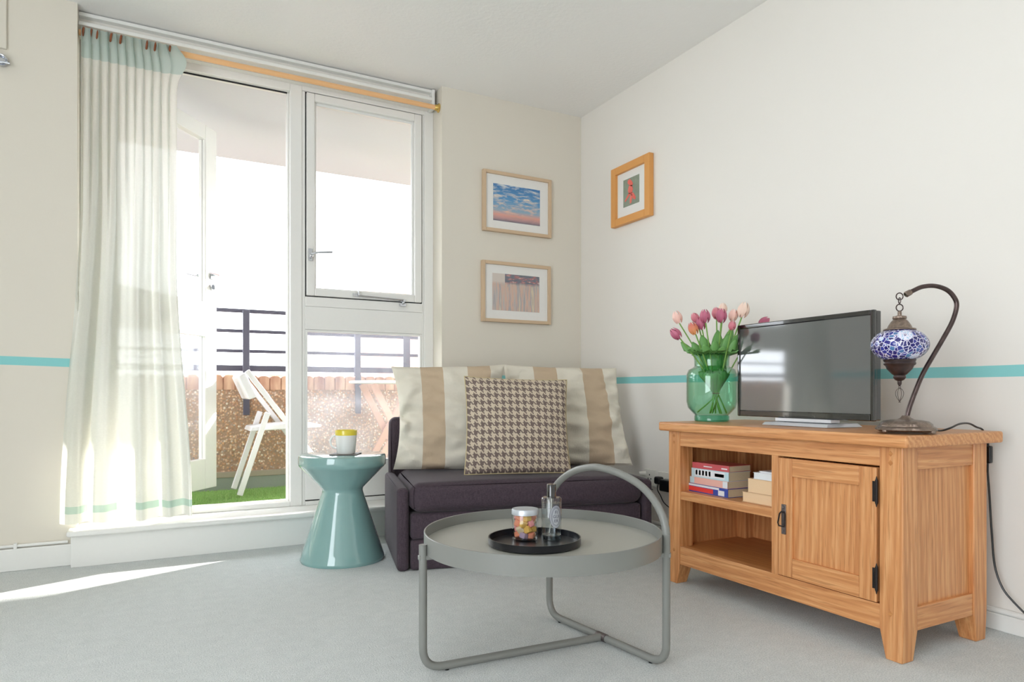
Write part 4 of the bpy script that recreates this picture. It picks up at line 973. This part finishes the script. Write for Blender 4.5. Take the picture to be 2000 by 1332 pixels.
# leaves: one belongs to each of several tulips' bunch
lf_ = [(1300 + dx, yy, D, w) for dx, yy, D, w in ((35, 690, 2.58, .020), (52, 668, 2.62, .022), (74, 672, 2.55, .026), (96, 664, 2.56, .024), (112, 676, 2.52, .028), (124, 652, 2.60, .024), (138, 662, 2.56, .022), (150, 648, 2.60, .026), (148, 682, 2.54, .022), (64, 690, 2.50, .026), (130, 640, 2.66, .022), (100, 650, 2.66, .022))]
lf_ += [(1310 + dx, yy, D, w) for dx, yy, D, w in ((34, 678, 2.53, .026), (60, 655, 2.6, .026), (84, 684, 2.50, .03), (106, 660, 2.62, .03), (120, 690, 2.50, .028), (134, 668, 2.66, .028), (20, 668, 2.62, .018), (92, 645, 2.64, .024))]
lf_.sort()
for i, (px, py, D, w) in enumerate(lf_):
    tp = atd(px, py, D); st0 = tie + Rv * (px - 1398) * .00010
    dirn = (tp - st0); side = dirn.cross(Fv).normalized()
    def fn(u, v):
        p = st0.lerp(tp, v) + Zv * .018 * math.sin(PI * v); ww = w * math.sin(PI * (v ** 1.5 * .93 + .05)) ** .8 * 1.0
        rad = Vector((p.x - vc.x, p.y - vc.y, 0))
        p = p + side * (u - .5) * 2 * ww - Fv * (.012 * (1 - (2 * u - 1) ** 2)) * math.sin(PI * v)
        if b0 < p.z < b0 + .262:
            r_ = Vector((p.x - vc.x, p.y - vc.y, 0)); lim = .055 if p.z > b0 + .19 else .084
            if r_.length > lim: r_ = r_.normalized() * lim; p = Vector((vc.x + r_.x, vc.y + r_.y, p.z))
        return p
    o = obj('leaf', M().grid(fn, 6, 16), MAT['leaf'], TUL[min(11, i * 12 // 20)])
    so = o.modifiers.new('solid', 'SOLIDIFY'); so.thickness = .0008
o = obj('tie', M().tube([tie + Vector((.013 * math.cos(a), .013 * math.sin(a), 0)) for a in [2 * PI * k / 20 for k in range(20)]], .0016, 6, closed=True), MAT['ring'], base=tie); o.name = 'stem_tie'
tag(o, 'thin brown tie around the tulip stems inside the vase', 'tie')

# ================================================================ MOSAIC LAMP
LD = 1.883; lb_ = atd(1769, 846, LD)
lp = thing('mosaic_lamp', 'swan-neck lamp with a blue mosaic glass globe on the oak cabinet', 'lamp', lb_)
n = N('antique_bronze'); v = n.coord(); f = n.noise(v, 130, 4); n.base(n.mix(f, srgb(92, 78, 72), srgb(168, 150, 136))).set(Roughness=.35, Metallic=.85); n.bump(f, .6, .003); MAT['bronze'] = n.m
n = N('dark_bronze'); v = n.coord(); f = n.noise(v, 60, 3); n.base(n.mix(f, srgb(62, 52, 52), srgb(104, 90, 88))).set(Roughness=.3, Metallic=.85); MAT['bronze_dark'] = n.m
n = N('mosaic'); v = n.coord('Object')
vo = n.n('ShaderNodeTexVoronoi', feature='DISTANCE_TO_EDGE'); n.l(v, vo.inputs['Vector']); vo.inputs['Scale'].default_value = 88
vo3 = n.n('ShaderNodeTexVoronoi', feature='DISTANCE_TO_EDGE'); n.l(v, vo3.inputs['Vector']); vo3.inputs['Scale'].default_value = 210
vo2 = n.n('ShaderNodeTexVoronoi'); n.l(v, vo2.inputs['Vector']); vo2.inputs['Scale'].default_value = 88
fl = n.n('ShaderNodeTexVoronoi'); n.l(v, fl.inputs['Vector']); fl.inputs['Scale'].default_value = 17; fl.inputs['Randomness'].default_value = .6
flower = n.math('LESS_THAN', fl.outputs['Distance'], .31)
core = n.math('LESS_THAN', fl.outputs['Distance'], .10)
sp = n.n('ShaderNodeSeparateColor'); n.l(vo2.outputs['Color'], sp.inputs[0])
blues = n.ramp(sp.outputs[0], [(0, srgb(16, 14, 84)), (.5, srgb(32, 28, 120)), (.8, srgb(48, 56, 146)), (1, srgb(80, 130, 176))])
edge = n.mix(flower, n.ramp(vo.outputs['Distance'], [(.035, (1, 1, 1, 1)), (.06, (0, 0, 0, 1))]), n.ramp(vo3.outputs['Distance'], [(.12, (1, 1, 1, 1)), (.2, (0, 0, 0, 1))]))
c = n.mix(flower, blues, srgb(150, 196, 226)); c = n.mix(core, c, srgb(26, 34, 100))
n.base(n.mix(edge, c, srgb(232, 228, 246))).set(Roughness=.15); n.b.inputs['Coat Weight'].default_value = .6; n.bump(vo.outputs['Distance'], .4, .004); MAT['mosaic'] = n.m
lx = lambda s, z: Vector((lb_.x, lb_.y, 0))
bz = ZTOP + .0006
scal = lambda a, z: 1 + (.07 * math.cos(4 * a + .4) + .03 * math.cos(12 * a)) * max(0, min(1, (.040 - (z)) / .03))
obj('base', M().lathe([(0, .006), (.070, .005), (.078, .010), (.075, .016), (.067, .019), (.065, .026), (.055, .033), (.038, .036), (.022, .037), (.013, .042), (.009, .048), (0, .048)], (lb_.x, lb_.y, bz), 72, mod=scal), MAT['bronze'], lp)
for k in range(4):
    a = PI / 2 * k + .1 * 0 - .1; obj('foot', M().sphere((lb_.x + .079 * math.cos(a), lb_.y + .079 * math.sin(a), bz + .007), .0075, 12, 8, (1, 1, .9)), MAT['bronze'], lp)
neck = [atd(x, y, LD) for x, y in ((1771, 824), (1772, 812), (1780, 785), (1800, 735), (1820, 699), (1840, 665), (1860, 628), (1868.5, 597), (1863, 580), (1849, 566), (1826, 558.5), (1802, 560), (1783, 568), (1768, 576))]
obj('neck', M().tube(cr_spline(neck, 6), .0062, 12), MAT['bronze_dark'], lp)
e = neck[-1]
obj('neck_collar', M().tube([e + (neck[-2] - e) * .7, e + (neck[-2] - e) * .1, e], [.008, .0085, .006], 12), MAT['bronze'], lp)
G = atd(1757, 676, LD); G.z = 0; gx, gy = G.x, G.y
zz = lambda y: EYE + (HORIZON - y) / FPX * LD
def ringp(cx, cy, cz, r, ax): return [Vector((cx, cy, cz)) + ax * r * math.cos(a) + Zv * r * math.sin(a) for a in [2 * PI * k / 24 for k in range(24)]]
m = M(); m.tube(ringp(gx, gy, zz(579), .0095, Rv), .0016, 8, closed=True); obj('chain_link', m, MAT['bronze_dark'], lp)
m = M(); m.tube([Vector((gx, gy, zz(587)))+ Fv * .005 * math.cos(a) + Zv * .008 * math.sin(a) for a in [2 * PI * k / 16 for k in range(16)]], .0014, 8, closed=True); obj('chain_link', m, MAT['bronze_dark'], lp)
m = M(); m.tube(ringp(gx, gy, zz(601), .0095, Rv), .0016, 8, closed=True); obj('chain_link', m, MAT['bronze_dark'], lp)
k_ = LD / FPX
obj('shade_cap', M().lathe([(.003, zz(607)), (.005, zz(609)), (.0055, zz(616)), (12 * k_, zz(618)), (12.5 * k_, zz(622)), (11 * k_, zz(624)), (15 * k_, zz(628)), (20 * k_, zz(636)), (22 * k_, zz(641)), (28 * k_, zz(642.5)), (29 * k_, zz(645)), (25 * k_, zz(647)), (.01, zz(647))], (gx, gy, 0), 48), MAT['bronze'], lp)
gp = []
for i in range(17):
    t = i / 16; yy = lerp(645.5, 702.5, t); base_r = lerp(27, 26, t); bul = 51 - base_r
    gp.append(((base_r + bul * math.sin(PI * t) ** .62) * k_, zz(yy)))
obj('glass_globe', M().lathe(gp, (gx, gy, 0), 64), MAT['mosaic'], lp, label='blue and white mosaic glass globe')
obj('shade_base', M().lathe([(26 * k_, zz(701)), (29 * k_, zz(703)), (27 * k_, zz(707)), (28.5 * k_, zz(710)), (27 * k_, zz(713)), (25 * k_, zz(714)), (22 * k_, zz(721)), (13 * k_, zz(731)), (10 * k_, zz(733)), (11.5 * k_, zz(737)), (8 * k_, zz(742)), (4 * k_, zz(744)), (3.6 * k_, zz(750)), (1.5 * k_, zz(754)), (0, zz(754))], (gx, gy, 0), 48), MAT['bronze_dark'], lp)
m = M()
for sgn in (-1, 1):
    for w_ in (1.0, .45):
        pts = [Vector((gx, gy, 0)) + Rv * (sgn * w_ * k_ * x_) + Zv * zz(y_) for x_, y_ in ((0, 757), (6, 762), (8, 768), (6.5, 775), (2.5, 781), (-2, 786))]
        m.tube(cr_spline(pts, 4), .0007, 6)
m.tube(ringp(gx, gy, zz(756), .0028, Rv), .0007, 6, closed=True)
obj('pendant', m, MAT['bronze_dark'], lp, label='fine wire tulip pendant')
c0 = lb_ + Rv * .07 + Zv * .010
e1 = onx(1919, 844, 2.19)
cpts = [c0, onz(1838, 841, .612), atd(1856, 836, 1.92), atd(1874, 828, 1.95), atd(1892, 827, 1.99), atd(1907, 834, 2.01), Vector((e1.x - .006, e1.y, .6115)), Vector((2.197, e1.y, .60)), Vector((2.21, e1.y, .56))]
obj('power_cord', M().tube(cr_spline(cpts, 6), .0028, 8), MAT['blackplastic'], lp, label='black lamp cord')
# cable down the wall
cp = [Vector((2.235, 1.139, .60))] + [onx(x, y, 2.24) for x, y in ((1931, 880), (1929, 915), (1932, 960), (1937, 1040), (1943, 1105), (1958, 1148), (1980, 1176), (2010, 1206))]
t = thing('wall_cable', 'black cable hanging down behind the oak cabinet to the lower right', 'cable', (2.24, 1.1, .1))
obj('cable', M().tube(cr_spline(cp, 6), .003, 8), MAT['blackplastic'], t)
q = onx(1931, 885, 2.235); obj('inline_switch', box(q.x - .008, q.x + .008, q.y - .009, q.y + .009, q.z - .03, q.z + .022), MAT['blackplastic'], t, bevel=.004)

# ================================================================ SOCKETS
def socket(y0, y1, z0, z1, lab):
    t = thing('wall_socket', lab, 'socket', (XR, (y0 + y1) / 2, z0), 'white sockets on the right wall')
    obj('face_plate', box(XR - .009, XR - .0003, y0, y1, z0, z1), MAT['whiteplastic'], t, bevel=.002)
    m = M(); ym = (y0 + y1) / 2
    for dy, dz in ((0, .015), (-.011, -.005), (.011, -.005)): m.box(XR - .0096, XR - .0088, ym + dy - .003, ym + dy + .003, (z0 + z1) / 2 + dz - .004, (z0 + z1) / 2 + dz + .004)
    obj('pin_holes', m, MAT['black_gap'], t); return t
socket(2.70, 2.788, .240, .326, 'white wall socket just right of the sofa')
socket(2.50, 2.682, .236, .322, 'white double wall socket half hidden behind the oak cabinet')
t = thing('white_plug', 'small white plug in the socket beside the sofa', 'plug', (XR - .02, 2.785, .30))
obj('plug_body', M().tube([(XR - .009, 2.775, .302), (XR - .040, 2.79, .302)], [.012, .009], 14), MAT['whiteplastic'], t)
t = thing('black_plug', 'round black plug in the socket beside the oak cabinet', 'plug', (XR - .03, 2.65, .28))
obj('plug_body', M().box(XR - .045, XR - .0095, 2.63, 2.672, .262, .300), MAT['blackplastic'], t, bevel=.010, bseg=4)
a = onx(1288, 955, XR - .03)
obj('cord', M().tube(cr_spline([Vector((XR - .03, 2.652, .265)), Vector((XR - .032, 2.655, .235)), onx(1290, 968, XR - .03), onx(1297, 982, XR - .03), onx(1312, 995, XR - .03)], 6), .0022, 8), MAT['blackplastic'], t)
tag(obj('power_adaptor', box(XR - .055, XR - .0095, 2.545, 2.618, .235, .292), MAT['blackplastic'], base=(XR, 2.58, .235), bevel=.006), 'square black power adaptor plugged in beside the oak cabinet', 'power adaptor')
tag(obj('sofa_cable', M().tube(cr_spline([Vector((XR - .006, 2.80, .235)), Vector((XR - .012, 2.76, .232)), Vector((XR - .012, 2.715, .225))], 6), .0022, 8), MAT['blackplastic'], base=(XR, 2.76, .23)), 'short dark cable under the socket beside the sofa', 'cable')
